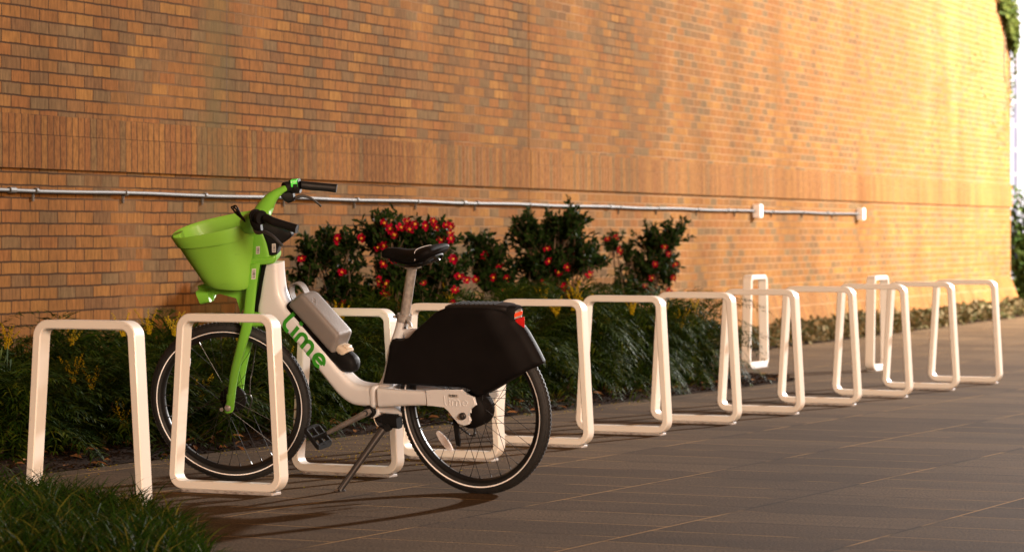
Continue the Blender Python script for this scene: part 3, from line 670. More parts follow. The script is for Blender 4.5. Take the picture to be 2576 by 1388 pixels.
part('rail_clamp', lambda b: loft(b, [((.285, .918), (.285, .902), .016), ((.25, .920), (.25, .898), .02), ((.222, .916), (.225, .904), .016)], 3, 16), M['steel'])
part('saddle_seam', lambda b: tube(b, catmull([(.190, .0835, .948), (.188, .0838, .962), (.193, .076, .980), (.197, .05, .9885), (.198, 0, .9905), (.197, -.05, .9885), (.193, -.076, .980)], 4), .0009, 5), M['clear'], sad)
# battery and its tray (on the down tube)
tang = Vector((-.70, -.714)); tn = Vector((-.714, .70))   # along and out of the tube in (x,z)
def bq(u, v, o=(.852, .752)): return (o[0]+tang.x*u+tn.x*v, o[1]+tang.y*u+tn.y*v)
part('battery_tray', lambda b: loft(b, dense_st([(bq(-.012, .012), bq(-.014, -.02), .018), (bq(.0, .024), bq(-.004, -.03), .032), (bq(.05, .024), bq(.05, -.03), .038), (bq(.27, .020), bq(.27, -.03), .038), (bq(.30, .045), bq(.31, -.03), .040), (bq(.33, .052), bq(.355, -.025), .041), (bq(.355, .052), bq(.385, .0), .035), (bq(.375, .040), bq(.39, .018), .018)], 4), 2.6, 28), M['black'])
bat = part('battery', lambda b: loft(b, [(bq(.006, .070), bq(.0, .022), .034), (bq(.012, .084), bq(.002, .014), .043), (bq(.024, .092), bq(.008, .011), .055), (bq(.040, .0970), bq(.016, .010), .058), (bq(.14, .0970), bq(.14, .010), .058), (bq(.243, .0965), bq(.268, .010), .058), (bq(.252, .0940), bq(.277, .012), .056), (bq(.257, .088), bq(.281, .015), .043), (bq(.259, .078), bq(.283, .02), .033)], 7, 36), M['grey'], sharp=60)
def hnd(b):
    p = [bq(.048, .060), bq(.02, .085), bq(-.018, .094), bq(-.044, .082), bq(-.050, .055), bq(-.030, .030), bq(.0, .020), bq(.03, .028)]
    # strap seen from the side: a flat band standing across the tube
    P = catmull([(q[0], 0, q[1]) for q in p[0:1]]+[(q[0], 0, q[1]) for q in p[1:]], 5)
    for i in range(len(P)-1):
        pass
    prof = []
    for i, q in enumerate(P):
        t = (P[min(i+1, len(P)-1)]-P[max(i-1, 0)]).normalized(); s = Vector((-t.z, 0, t.x))
        prof.append([b.verts.new(q+s*a*.0028+Vector((0, y, 0))) for a, y in ((-1, -.018), (1, -.018), (1, .018), (-1, .018))])
    for A, B_ in zip(prof, prof[1:]):
        for k in range(4): b.faces.new((A[k], A[(k+1) % 4], B_[(k+1) % 4], B_[k]))
    b.faces.new(prof[0]); b.faces.new(prof[-1][::-1])
part('handle', hnd, M['grey'], bat, sharp=50)
part('battery_emblem', lambda b: [tube(b, [(lambda c: (c[0], .018+.009*math.cos(a*.5236)*1.0+dy, c[1]))(bq(.065+.009*math.sin(a*.5236)+dx, .0968)) for a in range(12)], .0010, 5, closed=True) for dx, dy in ((0, -.006), (.01, .006))], M['grey'], bat)
part('latch', lambda b: loft(b, [(bq(.272, .048), bq(.284, .018), .034), (bq(.292, .055), bq(.296, .018), .036), (bq(.312, .058), bq(.310, .02), .036), (bq(.318, .053), bq(.316, .025), .032)], 4, 20), M['beige'], bat)
part('latch_lever', lambda b: loft(b, [(bq(.284, .062), bq(.287, .048), .018), (bq(.300, .067), bq(.300, .052), .020), (bq(.309, .064), bq(.308, .052), .018)], 4, 16), M['beige'], bat)
# rear skirt: rounded panel around the wheel
PAN = [(.347, .625), (.325, .622), (.302, .623), (.268, .634), (.235, .663), (.183, .700), (.137, .735), (.112, .747), (.085, .755), (.016, .758), (-.07, .758), (-.145, .757), (-.195, .750), (-.212, .735), (-.216, .700), (-.250, .655), (-.274, .612), (-.295, .572), (-.313, .534), (-.245, .503), (-.154, .462), (-.060, .414), (-.043, .406), (-.026, .405), (-.012, .415), (.001, .430), (.018, .438), (.10, .440), (.191, .441), (.300, .443), (.409, .445), (.394, .485), (.379, .530), (.366, .575), (.359, .605)]
def panel(b):
    n = len(PAN); bd = []
    for i in range(n):
        a = Vector(PAN[i]); c = Vector(PAN[(i+1) % n]); k = max(1, int((c-a).length/.010)); bd += [a+(c-a)*j/k for j in range(k)]
    pts = list(bd)
    for ins in (.003, .008, .015, .024):
        cnt = 0
        for i in range(len(bd)):
            t = (bd[(i+1) % len(bd)]-bd[i-1]).normalized(); q = bd[i]+Vector((-t.y, t.x))*ins*1
            if not inpoly(q, PAN): q = bd[i]-Vector((-t.y, t.x))*ins
            if inpoly(q, PAN) and edist(q, PAN) > ins*.9: pts.append(q)
    x = -.33
    while x < .41:
        z = .40
        while z < .77:
            q = Vector((x+uni(-.001, .001), z+uni(-.001, .001)))
            if inpoly(q, PAN) and edist(q, PAN) > .03: pts.append(q)
            z += .013
        x += .013
    nb = len(bd)
    r = delaunay_2d_cdt(pts, [(i, (i+1) % nb) for i in range(nb)], [], 1, 1e-6)
    tail = [Vector(p) for p in PAN[12:19]]
    def h(p):
        d = edist(p, PAN); e = min(1, d/.022); w_ = .055+.017*math.sqrt(max(0, 1-(1-e)**2))
        dt = 1e9
        for a, c in zip(tail, tail[1:]):
            ab = c-a; t = max(0, min(1, (p-a).dot(ab)/ab.length_squared)); dt = min(dt, (a+ab*t-p).length)
        s = max(0, min(1, dt/.10)); s = s*s*(3-2*s)
        wt = .010+.026*math.sqrt(min(1, d/.016))
        return wt+(w_-wt)*s
    vs = [v for v in r[0]]; va = {1: [], -1: []}
    for s in (1, -1): va[s] = [b.verts.new((v.x, s*h(v), v.y)) for v in vs]
    for f in r[2]: b.faces.new([va[1][i] for i in f]); b.faces.new([va[-1][i] for i in f][::-1])
    bidx = {}
    ecount = {}
    for f in r[2]:
        for i in range(len(f)):
            e = tuple(sorted((f[i], f[(i+1) % len(f)]))); ecount[e] = ecount.get(e, 0)+1
    for (i, j), c in ecount.items():
        if c == 1:
            try: b.faces.new((va[1][i], va[1][j], va[-1][j], va[-1][i]))
            except ValueError: pass
pn = part('wheel_skirt', panel, M['panel'], sharp=60)
part('rack_lid', lambda b: loft(b, dense_st([((.095, .760), (.10, .745), .040), ((.07, .765), (.07, .745), .052), ((-.09, .7675), (-.09, .745), .055), ((-.16, .765), (-.16, .74), .05), ((-.185, .760), (-.185, .735), .042)], 4), 4, 24), M['lid'], pn, sharp=50)
part('lid_rib', lambda b: [tube(b, [(.05-.022*k, -.035, .7680), (.05-.022*k, .035, .7680)], .0022, 6) for k in range(9)], M['black'], pn)
th = part('tail_lamp_housing', lambda b: loft(b, dense_st([((-.125, .758), (-.125, .715), .04), ((-.16, .761), (-.155, .695), .043), ((-.200, .760), (-.190, .684), .040), ((-.218, .756), (-.205, .690), .033)], 4), 4, 24), M['black'], pn, sharp=50)
def tlf(b, z0, z1, xo, w_):
    pts = [(-.222+xo, -w_-.004), (-.242+xo, -w_*.8), (-.252+xo, -w_*.4), (-.255+xo, 0), (-.252+xo, w_*.4), (-.242+xo, w_*.8), (-.218+xo, w_+.008)]
    A = [b.verts.new((x, y, z0+(x+.25)*-.3)) for x, y in pts]; B_ = [b.verts.new((x-.003, y, z1+(x+.25)*-.3)) for x, y in pts]
    C_ = [b.verts.new((-.19+xo*.5, 0, z0)), b.verts.new((-.19+xo*.5, 0, z1))]
    for k in range(6): b.faces.new((A[k], A[k+1], B_[k+1], B_[k])); b.faces.new((A[k], A[k+1], C_[0])); b.faces.new((B_[k], B_[k+1], C_[1]))
part('lamp_bezel', lambda b: tlf(b, .722, .752, .030, .030), M['steel'], th)
part('tail_lamp', lambda b: tlf(b, .729, .744, .027, .030), M['orangelens'], th)
part('rear_reflector', lambda b: tlf(b, .668, .719, .018, .019), M['redlens'], th)
# bottom bracket, crank, pedal, chain, kickstand
BB = (.500, .318)
part('bottom_bracket', lambda b: (lathe_y(b, [(.030, .040), (.031, .036), (.031, -.036), (.030, -.040)], .487, .328, 28, True),
     loft(b, [((.52, .352), (.50, .33), .03), ((.47, .352), (.47, .315), .03), ((.41, .352), (.43, .312), .024), ((.372, .326), (.372, .306), .020), ((.352, .324), (.352, .300), .022)], 4, 20),
     loft(b, [((.45, .36), (.45, .31), .022), ((.40, .36), (.40, .31), .022)], 4, 16)), M['white'], sharp=40)
part('bracket_collar', lambda b: lathe_y(b, [(.024, .040), (.0255, .044), (.0255, .056), (.022, .060)], .487, .328, 24, True), M['black'])
def crank(b, s):
    e = Vector((.687, 0, .237)) if s > 0 else Vector((.287, 0, .419))
    c = Vector((.487, 0, .328)); y0 = s*.068; y1 = s*.083
    tube(b, [c+Vector((-.012*s, y0, .006)), c+Vector((0, y0, 0)), c+(e-c)*.15+Vector((0, y0, 0)), c+(e-c)*.9+Vector((0, y1, 0)), e+Vector((0, y1, 0))], [.012, .0195, .018, .0125, .009], 16, flat=.75)
for s in (1, -1):
    cr_ = part('crank_arm', lambda b: crank(b, s), M['crank'])
    part('crank_bolt', lambda b: lathe_y(b, [(.011, s*.080), (.011, s*.0845), (.006, s*.0845), (.006, s*.0825)], .487, .328, 20, True), M['dark'], cr_)
    ex, ez = ((.687, .237) if s > 0 else (.287, .419))
    def pedal(b):
        tube(b, [(ex, s*.085, ez), (ex, s*.185, ez)], .011, 10)
        for (dx, dz) in ((.026, .032), (-.026, -.032)):
            loft(b, [((ex+dx-.006, ez+dz+.013), (ex+dx-.006, ez+dz-.013), .047, s*.143), ((ex+dx+.006, ez+dz+.013), (ex+dx+.006, ez+dz-.013), .047, s*.143)], 5, 16)
        for yy in (.098, .142, .187):
            loft(b, [((ex-.026+.008, ez-.032-.006), (ex-.026-.008, ez-.032+.006), .005, s*yy), ((ex+.026+.008, ez+.032-.006), (ex+.026-.008, ez+.032+.006), .005, s*yy)], 4, 10)
    part('pedal', pedal, M['black'])
def chainring(b):
    cx, cz, n = .487, .300, 38
    n = 34; P0 = []
    for k in range(n*4):
        a = 2*math.pi*k/(n*4); r = .068+(.0045 if k % 4 in (1, 2) else -.002); P0.append((cx+r*math.cos(a), .328+r*math.sin(a)))
    plate(b, P0, -.050, -.046, 0)
part('chainring', chainring, M['dark'], smooth=False)
def chain(b):
    P = [(.487+.069*math.cos(R(a)), -.048, .328+.069*math.sin(R(a))) for a in range(100, -95, -13)][::-1] if False else []
    top = [(.487, -.048, .397), (.3, -.048, .378), (.06, -.05, .362)]
    arcf = [(.487+.069*math.cos(R(a)), -.048, .328+.069*math.sin(R(a))) for a in range(90, -100, -15)]
    low = [(.45, -.048, .262), (.30, -.048, .258), (.205, -.048, .272), (.15, -.05, .262), (.09, -.05, .226), (.07, -.05, .222), (.062, -.05, .232), (.064, -.05, .29), (.05, -.05, .315)]
    arcb = [(.022+.035*math.cos(R(a)), -.05, .343+.035*math.sin(R(a))) for a in range(-60, -280, -30)]
    P = catmull(top[::-1][0:1]+top[::-1][1:]+arcf[1:]+low+arcb, 3)
    d = 0; acc = []
    tot = [P[0]]
    for a, c in zip(P, P[1:]):
        L = (c-a).length; k = max(1, int(L/.0063)); tot += [a+(c-a)*(j+1)/k for j in range(k)]
    for i, p in enumerate(tot):
        if i % 2 == 0 and i+1 < len(tot):
            t = (tot[i+1]-p).normalized(); tube(b, [p-t*.006, p+t*.006], .0042, 6, flat=1)
        else: tube(b, [p+Vector((0, -.004, 0)), p+Vector((0, .004, 0))], .0034, 6)
part('chain', chain, M['dark'])
part('chain_tensioner', lambda b: (plate(b, [(.070, .34), (.082, .335), (.080, .29), (.076, .21), (.060, .205), (.056, .22), (.060, .30), (.058, .33)], .066, .078, .002), lathe_y(b, [(.007, .078), (.007, .083)], .068, .322, 14, True)), M['black'])
def kick(b):
    loft(b, [((.44, .315), (.44, .262), .020, .02), ((.37, .315), (.37, .255), .022, .02)], 4, 16)
    tube(b, [(.420, .02, .262), (.420, .08, .262)], .017, 12)
kb = part('kickstand_bracket', kick, M['black'])
def leg(b):
    ft = Vector((.545, .227, .0)); # on the ground, bike-local: lean
    # ground point in leaned coordinates
    gy = .227*math.cos(LEAN); gz = .227*math.sin(LEAN)
    e = Vector((.548, gy, gz+.006)); s_ = Vector((.418, .072, .262))
    tube(b, [s_, s_+(e-s_)*.02, s_+(e-s_)*.38, e], [.0165, .0165, .014, .0125], 14)
    g = Vector((.548, gy, gz)); u_ = Vector((0, math.sin(-LEAN)*-1, math.cos(LEAN)))
    tube(b, [g+Vector((0, 0, .001)), g+Vector((0, 0, .007))], .024, 14)
part('kickstand', leg, M['dark'])
part('cable', lambda b: tube(b, catmull([(.49, .03, .35), (.475, .045, .30), (.455, .05, .268), (.44, .03, .275), (.435, .02, .31)], 5), .0018, 6), M['beige'])
# --- steered group: fork, stem, basket, bars
def fork(b):
    for s in (1, -1):
        loft(b, dense_st([((.967, .940), (1.012, .940), .0125, s*.046), ((.992, .86), (1.037, .86), .0125, s*.047), ((1.022, .74), (1.068, .74), .013, s*.049), ((1.036, .685), (1.083, .685), .015, s*.053),
              ((1.078, .588), (1.120, .588), .0155, s*.062), ((1.116, .500), (1.154, .500), .015, s*.065), ((1.140, .430), (1.174, .430), .0145, s*.066), ((1.155, .375), (1.189, .375), .0135, s*.066), ((1.166, .332), (1.208, .330), .007, s*.066), ((1.176, .318), (1.202, .316), .006, s*.066)], 4), 2.8, 20)
    loft(b, dense_st([((1.00, .725), (1.002, .668), .054), ((1.03, .728), (1.03, .668), .058), ((1.075, .726), (1.085, .672), .056), ((1.09, .715), (1.095, .684), .050)], 3), 4, 24)
    loft(b, [((.999, .70), (1.0, .668), .052), ((.975, .70), (.975, .688), .045)], 4, 16)
    # front plate that closes the fork
    loft(b, [((1.004, .93), (1.016, .93), .046), ((1.055, .74), (1.069, .74), .050)], 5, 20)
fk = part('fork', fork, M['green'], steer=True, sharp=50)
part('fork_collar', lambda b: loft(b, [((1.148, .398), (1.186, .398), .017, .066), ((1.153, .385), (1.190, .385), .018, .066), ((1.157, .375), (1.192, .375), .016, .066)], 2.4, 20), M['green'], fk, True)
part('axle_nut', lambda b: (lathe_y(b, [(.014, .070), (.014, .078), (.010, .082), (.004, .083)], FX-.008, .340, 18, True), lathe_y(b, [(.0075, .070), (.0075, .076)], FX+.020, .335, 12, True)), M['steel'], None, True)
part('brake_arm', lambda b: (tube(b, catmull([(1.165, -.03, .345), (1.125, -.035, .36), (1.118, -.035, .33), (1.14, -.035, .285), (1.145, -.035, .275)], 4), .003, 6), tube(b, catmull([(1.12, -.03, .36), (1.112, -.04, .42), (1.10, -.05, .46), (1.06, -.055, .60)], 5), .0024, 6)), M['dark'], None, True)
cr2 = part('head_clamp', lambda b: loft(b, dense_st([((1.013, .932), (1.013, .952), .044), ((1.0, .929), (1.004, .960), .050), ((.93, .928), (.93, .962), .050), ((.912, .932), (.905, .966), .046), ((.902, .944), (.898, .964), .038)], 3), 5, 28), M['green'], steer=True, sharp=50)
part('stem', lambda b: loft(b, [((.922, .958), (1.006, .958), .043), ((.930, 1.01), (.998, 1.01), .042), ((.938, 1.07), (.988, 1.07), .040), ((.948, 1.10), (.982, 1.10), .034)], 5, 28), M['green'], steer=True, sharp=50)
part('bottle_gap_cover', lambda b: loft(b, [((1.006, .96), (1.024, .96), .030), ((.99, 1.07), (1.005, 1.07), .030)], 4, 12), M['black'], steer=True)
dsp = part('display_unit', lambda b: loft(b, dense_st([((.9335, 1.100), (.945, 1.05), .040), ((.905, 1.098), (.930, .99), .041), ((.875, 1.084), (.905, .955), .041), ((.850, 1.070), (.885, .995), .040), ((.832, 1.058), (.848, 1.018), .036), ((.824, 1.046), (.830, 1.030), .026)], 4), 3.4, 28), M['black'], steer=True, sharp=60)
part('display_neck', lambda b: loft(b, dense_st([((.882, 1.02), (.94, 1.03), .038), ((.888, .99), (.938, .99), .038), ((.897, .966), (.938, .966), .038)], 3), 4, 24), M['black'], dsp, True, sharp=60)
part('screen_icon', lambda b: tube(b, [(.844+.0085*math.cos(R(a)), .024+.0095*math.sin(R(a)), 1.0685+.0085*math.cos(R(a))*.48+.0005) for a in range(0, 360, 30)], .0024, 6, closed=True), M['cyan'], dsp, True)
barcode('barcode_sticker', lambda u, v, k: (.913-.016*v+u*-.004, .0415+.0008*k, .978+.036*u), dsp, True)
barcode('barcode_sticker', lambda u, v, k: (.982-.016*v-u*.006, .0432+.0008*k, .976+.032*u), cr2, True)
barcode('barcode_sticker', lambda u, v, k: (1.012-.018*v-u*.009, .0592+.0008*k, .876+.044*u), fk, True)
def bars(b):
    for s in (1, -1):
        P = catmull([(.962, 0, 1.088), (.972, s*.04, 1.092), (.976, s*.085, 1.106), (.966, s*.125, 1.128), (.944, s*.165, 1.158), (.912, s*.205, 1.176), (.886, s*.235, 1.181)], 5)
        tube(b, P, [.024, .032, .040, .037, .026, .016, .0135], 20, flat=.8)
hb = part('handlebar', bars, M['green'], steer=True)
for s in (1, -1):
    def clampb(b):
        tube(b, [(.905, s*.225, 1.180), (.890, s*.240, 1.180)], .023, 14); tube(b, [(.882, s*.243, 1.179), (.868, s*.255, 1.177)], .027, 14)
        loft(b, dense_st([((.925, 1.170), (.92, 1.140), .014, s*.228), ((.905, 1.168), (.900, 1.112), .019, s*.240), ((.875, 1.155), (.875, 1.118), .015, s*.252)], 3), 3, 14)
    bl = part('brake_clamp', clampb, M['black'], steer=True)
    part('brake_lever', lambda b: tube(b, catmull([(.905, s*.235, 1.130), (.89, s*.262, 1.120), (.855, s*.285, 1.126), (.820, s*.300, 1.110), (.793, s*.307, 1.082), (.784, s*.309, 1.070)], 5), [.013, .012, .009, .0075, .006, .008], 10, flat=.7), M['dark'], bl, True)
    part('grip', lambda b: tube(b, catmull([(.848, s*.263, 1.178), (.838, s*.270, 1.175), (.811, s*.287, 1.165), (.760, s*.305, 1.152), (.717, s*.320, 1.140), (.710, s*.322, 1.138)], 4), [.0175, .017, .018, .0168, .0178, .0188], 18), M['grip'], hb, True)
gb = part('start_button', lambda b: loft(b, [((.876, 1.208), (.876, 1.150), .021, -.248), ((.848, 1.204), (.848, 1.146), .022, -.264)], 4, 18), M['black'], steer=True)
part('button_label', lambda b: loft(b, [((.873, 1.2102), (.873, 1.180), .0145, -.236), ((.851, 1.2065), (.851, 1.176), .0145, -.252)], 6, 14), M['golabel'], gb, True)
def golab(b):
    for pts in (((.867, 1.187), (.857, 1.187), (.862, 1.195)),):
        b.faces.new([b.verts.new((x, -.222-(.873-x)*.76+.0008, z)) for x, z in pts])
    tf = lambda q: q
    stroke(b, [(.8705+.0035*math.cos(R(a)), 1.2025+.0030*math.sin(R(a))) for a in range(60, 330, 30)], .0013, -.2225, -.2215, tf)
    stroke(b, [(.8585+.0035*math.cos(R(a)), 1.2010+.0030*math.sin(R(a))) for a in range(0, 380, 30)], .0013, -.2305, -.2295, tf)
part('button_mark', golab, M['whitemark'], gb, True, smooth=False)
def strap(b):
    for k, (dx, dz) in enumerate(((0, 0), (.006, .012), (-.004, .018))):
        tube(b, catmull([(.955, .205, 1.155), (.985, .175, 1.170+dz*.5), (1.01+dx, .15, 1.183+dz), (1.018+dx, .14, 1.196+dz*.6), (1.000+dx, .155, 1.198+dz*.5), (.975, .185, 1.178), (.955, .205, 1.160)], 4), .0032, 6)
part('rubber_strap', strap, M['black'], hb, True)
part('twist_ring', lambda b: (tube(b, [(.905, .222, 1.180), (.898, .229, 1.180)], .028, 18), tube(b, [(.876, .246, 1.178), (.870, .251, 1.178)], .0285, 18)), M['black'], hb, True)
# basket
def ringpts(x0, x1, wf_, wb_, z0, z1, n=72, e=2.7, off=0):
    out = []
    for k in range(n):
        a = 2*math.pi*k/n; ca, sa = math.cos(a), math.sin(a)
        cx_ = math.copysign(abs(ca)**(2/e), ca); sy = math.copysign(abs(sa)**(2/e), sa)
        x = (x0+x1)/2+(x1-x0)/2*cx_; t = (x-x0)/(x1-x0) if x1 != x0 else 0
        out.append((x, sy*(wb_+(wf_-wb_)*t), z1+(z0-z1)*(1-t) if False else z0+(z1-z0)*t))
    return out
def basket(b):
    # (x rear, x front, half width front, half width rear, z rear, z front)
    L = [(1.045, 1.195, .075, .085, .838, .862), (1.030, 1.212, .090, .100, .836, .862), (1.020, 1.226, .100, .110, .848, .876), (1.012, 1.245, .108, .118, .89, .915), (.995, 1.275, .116, .134, .975, .970),
         (.980, 1.302, .124, .146, 1.050, 1.025), (.978, 1.305, .126, .148, 1.058, 1.032), (.974, 1.312, .129, .153, 1.060, 1.034), (.962, 1.332, .135, .162, 1.118, 1.074), (.963, 1.330, .133, .160, 1.124, 1.079),
         (.967, 1.325, .130, .156, 1.122, 1.077), (.972, 1.318, .127, .152, 1.110, 1.066), (1.000, 1.270, .112, .130, .98, .975), (1.020, 1.228, .100, .110, .88, .905), (1.035, 1.210, .088, .096, .856, .885)]
    rings = [[b.verts.new(p) for p in ringpts(*q)] for q in L]; n = len(rings[0])
    for A, B_ in zip(rings, rings[1:]):
        for k in range(n): b.faces.new((A[k], A[(k+1) % n], B_[(k+1) % n], B_[k]))
    b.faces.new(rings[0][::-1]); b.faces.new(rings[-1])
bk = part('basket', basket, M['greenplastic'], steer=True, sharp=50)
part('basket_bracket', lambda b: (plate(b, [(1.205, .862), (1.262, .85), (1.243, .778), (1.205, .782), (1.198, .81), (1.17, .815), (1.10, .79), (1.096, .72), (1.066, .76), (1.05, .845)], -.012, .012, .003),
     loft(b, [((1.262, .835), (1.246, .778), .05), ((1.21, .83), (1.206, .785), .05)], 5, 16)), M['green'], bk, True, sharp=50)
part('basket_tab', lambda b: loft(b, [((1.275, 1.096), (1.312, 1.088), .026, .06), ((1.27, 1.06), (1.30, 1.052), .026, .06)], 5, 14), M['greenplastic'], bk, True)

# ------------------------------------------------------------------ feathery mahonia shrubs
def mahonia_mesh(seed, R0, H0, nf, grow=1.0):
    rs = random.Random(seed); V = []; Fc = []
    for i in range(nf):
        a = rs.uniform(0, 2*math.pi); el = rs.uniform(.12, 1.0)**.8; base = Vector((rs.gauss(0, .10), rs.gauss(0, .10), rs.uniform(.02, .62)*H0))
        L = rs.uniform(.28, .46)*grow; out = Vector((math.cos(a), math.sin(a), 0))*(1-.55*el)+Vector((0, 0, el*1.25)); out.normalize()
        sway = Vector((rs.gauss(0, .18), rs.gauss(0, .18), 0)); P = []; d = out.copy(); p = base.copy(); seg = 9
        for k in range(seg+1):
            P.append(p.copy()); d = (d+Vector((0, 0, -.13-.08*rs.random()))+sway*.12+Vector((math.cos(a), math.sin(a), 0))*.05).normalized(); p = p+d*L/seg
        for k in range(seg):   # midrib
            t = (P[k+1]-P[k]).normalized(); s = t.cross(Vector((0, 0, 1))).normalized()*.0016; j = len(V)
            V += [P[k]-s, P[k]+s, P[k+1]+s, P[k+1]-s]; Fc.append((j, j+1, j+2, j+3))
        for k in range(2, seg+1):
            t = (P[k]-P[k-1]).normalized(); s = t.cross(Vector((0, 0, 1)))
            if s.length < .05: s = Vector((1, 0, 0))
            s.normalize(); l_ = L*.40*math.sin(math.pi*min(.95, (k/seg)**.7*.62+.30))*rs.uniform(.8, 1.1)
            for sg in (-1, 1, 0) if k == seg else (-1, 1):
                for q in range(2 if k < seg else 1):
                    pp = P[k]+(P[k-1]-P[k])*(.5*q)
                    dd = (t*rs.uniform(.55, .95)+s*sg*rs.uniform(.7, 1.05)+Vector((0, 0, rs.uniform(-.1, .25)))).normalized() if sg else t
                    wd = rs.uniform(.0032, .0052); nn_ = dd.cross(s.cross(t)).normalized()*wd; j = len(V)
                    m1 = pp+dd*l_*.5+Vector((0, 0, .004)); e_ = pp+dd*l_+Vector((0, 0, -l_*rs.uniform(.05, .3)))
                    V += [pp, m1+nn_, m1-nn_, e_]; Fc += [(j, j+1, j+3, j+2)]
    return V, Fc
MB = []
for sd_ in range(5):
    V, Fc = mahonia_mesh(100+sd_, .4, .5, 210); ZM = sorted(v[2] for v in V)[int(len(V)*.985)]; V = [Vector((v[0], v[1], v[2]/ZM)) for v in V]
    me = bpy.data.meshes.new('mahonia_foliage'); me.from_pydata(V, [], Fc); me.materials.append(M['mahonia']); MB.append(me)
def spike_mesh(seed):
    rs = random.Random(seed); V = []; Fc = []; n = rs.choice((4, 5, 6))
    for i in range(n):
        a = 2*math.pi*i/n+rs.uniform(-.3, .3); d = Vector((math.cos(a)*.42, math.sin(a)*.42, 1)).normalized(); L = rs.uniform(.10, .16); p = Vector((0, 0, 0))
        for k in range(22):
            t = k/21; q = p+d*L*t+Vector((0, 0, -.02*t*t)); 
            for m_ in range(2):
                o_ = Vector((rs.gauss(0, 1), rs.gauss(0, 1), rs.gauss(0, .6))).normalized()*(.009*(1-.6*t)); r = .0042*(1-.4*t); c = q+o_; j = len(V)
                V += [c+Vector((r, 0, 0)), c+Vector((0, r, 0)), c+Vector((-r, 0, 0)), c+Vector((0, -r, 0)), c+Vector((0, 0, r)), c+Vector((0, 0, -r))]
                Fc += [(j, j+1, j+4), (j+1, j+2, j+4), (j+2, j+3, j+4), (j+3, j, j+4), (j+1, j, j+5), (j+2, j+1, j+5), (j+3, j+2, j+5), (j, j+3, j+5)]
    me = bpy.data.meshes.new('flower_spike'); me.from_pydata(V, [], Fc); me.materials.append(M['yellowfl']); return me
SP = [spike_mesh(i) for i in range(4)]
def mahonia(px, d, h, w_, spikes, label, group, vi, shade=None):
    X = (px-CXP)/FPX*d; r = empty('feathery_shrub', (X, d, .02), uni(0, 6.28)); sc = h
    fo = bpy.data.objects.new('foliage', MB[vi % 5]); COL.objects.link(fo); fo.parent = r; fo.scale = (w_, w_, h)
    bm = bmesh.new()
    for k in range(5): a = uni(0, 6.3); tube(bm, [(0, 0, -.03), (.05*math.cos(a), .05*math.sin(a), .3*sc), (.12*math.cos(a), .12*math.sin(a), .55*sc)], [.011, .006], 6)
    obj('stem', bm, M['bark'], r)
    for (sx, sz) in spikes:   # world-side offset from the plant centre and height
        s_ = bpy.data.objects.new('flower_spike', random.choice(SP)); COL.objects.link(s_); s_.parent = r
        wv = Matrix.Rotation(-r.rotation_euler.z, 3, 'Z') @ Vector((sx, -.30, 0)); s_.location = (wv.x, wv.y, sz); s_.rotation_euler = (uni(-.2, .2), uni(-.2, .2), uni(0, 6)); s_.scale = (1.05,)*3
    tag(r, label, 'shrub', group); return r
def bedline(k, o): p = T_-ROWD*k-ROWN*o; return p
def pxof(p): return p.x/p.y*FPX+CXP
G1 = 'feathery shrubs along the planting bed'
vi = 0
front = [(1.0, .50, .56, [(.0, .34), (-.06, .30), (.10, .50)], 'feathery shrub at the right end of the bed, by the eighth rack from the left'),
         (1.45, .47, .58, [(.04, .44), (.16, .40)], 'feathery shrub at the foot of the camellia farthest right, with yellow blooms'),
         (2.15, .45, .58, [(.10, .50), (-.1, .38)], 'feathery shrub seen through the sixth rack from the left'),
         (2.85, .45, .58, [(.02, .54), (.10, .52), (-.08, .50)], 'feathery shrub with a big yellow flower cluster right of the tail lamp'),
         (3.6, .45, .52, [], 'feathery shrub hidden behind the rear wheel and black skirt'),
         (4.35, .45, .52, [(.02, .46), (.09, .40)], 'feathery shrub with yellow spikes just left of the black skirt'),
         (5.1, .45, .50, [(.0, .34)], 'feathery shrub below the battery, above the bicycle cranks'),
         (5.85, .45, .46, [(-.05, .34)], 'feathery shrub behind the lettered white tube of the bicycle'),
         (6.55, .42, .46, [(-.1, .40), (.1, .32)], 'feathery shrub seen through the front wheel behind the green fork'),
         (7.3, .42, .43, [(.08, .22)], 'feathery shrub between the two leftmost racks'),
         (8.05, .45, .41, [(.0, .30), (-.08, .33), (.15, .12)], 'feathery shrub with pale yellow spikes inside the leftmost rack'),
         (8.8, .50, .43, [], 'feathery shrub at the left edge, left of the leftmost rack')]
for k, o_, h, sp_, lb in front:
    p = bedline(k, o_); mahonia(pxof(p), p.y, h, 1.12, sp_, lb, G1, vi); vi += 1
back = [(1.15, 1.1, .60, []), (1.5, 1.15, .66, [(.1, .58), (-.1, .55)]), (2.2, 1.2, .64, []), (2.9, 1.25, .64, [(0, .58)]), (3.6, 1.3, .60, []), (4.3, 1.3, .56, [(.05, .5)]), (5.0, 1.25, .52, []), (5.75, 1.25, .48, []), (6.5, 1.2, .50, [(.05, .50), (-.08, .48), (.18, .49)]),
        (7.2, 1.2, .48, [(.05, .46)]), (7.9, 1.15, .50, [(.1, .47), (-.1, .45)]), (5.6, 2.0, .46, []), (6.3, 2.0, .48, []), (7.0, 2.0, .50, [(.1, .47)]), (7.7, 1.9, .50, [])]
for k, o_, h, sp_ in back:
    p = bedline(k, o_); mahonia(pxof(p), p.y, h, 1.15, sp_, 'feathery shrub in the back row of the bed, half hidden by the front plants', 'back row of feathery shrubs', vi); vi += 1

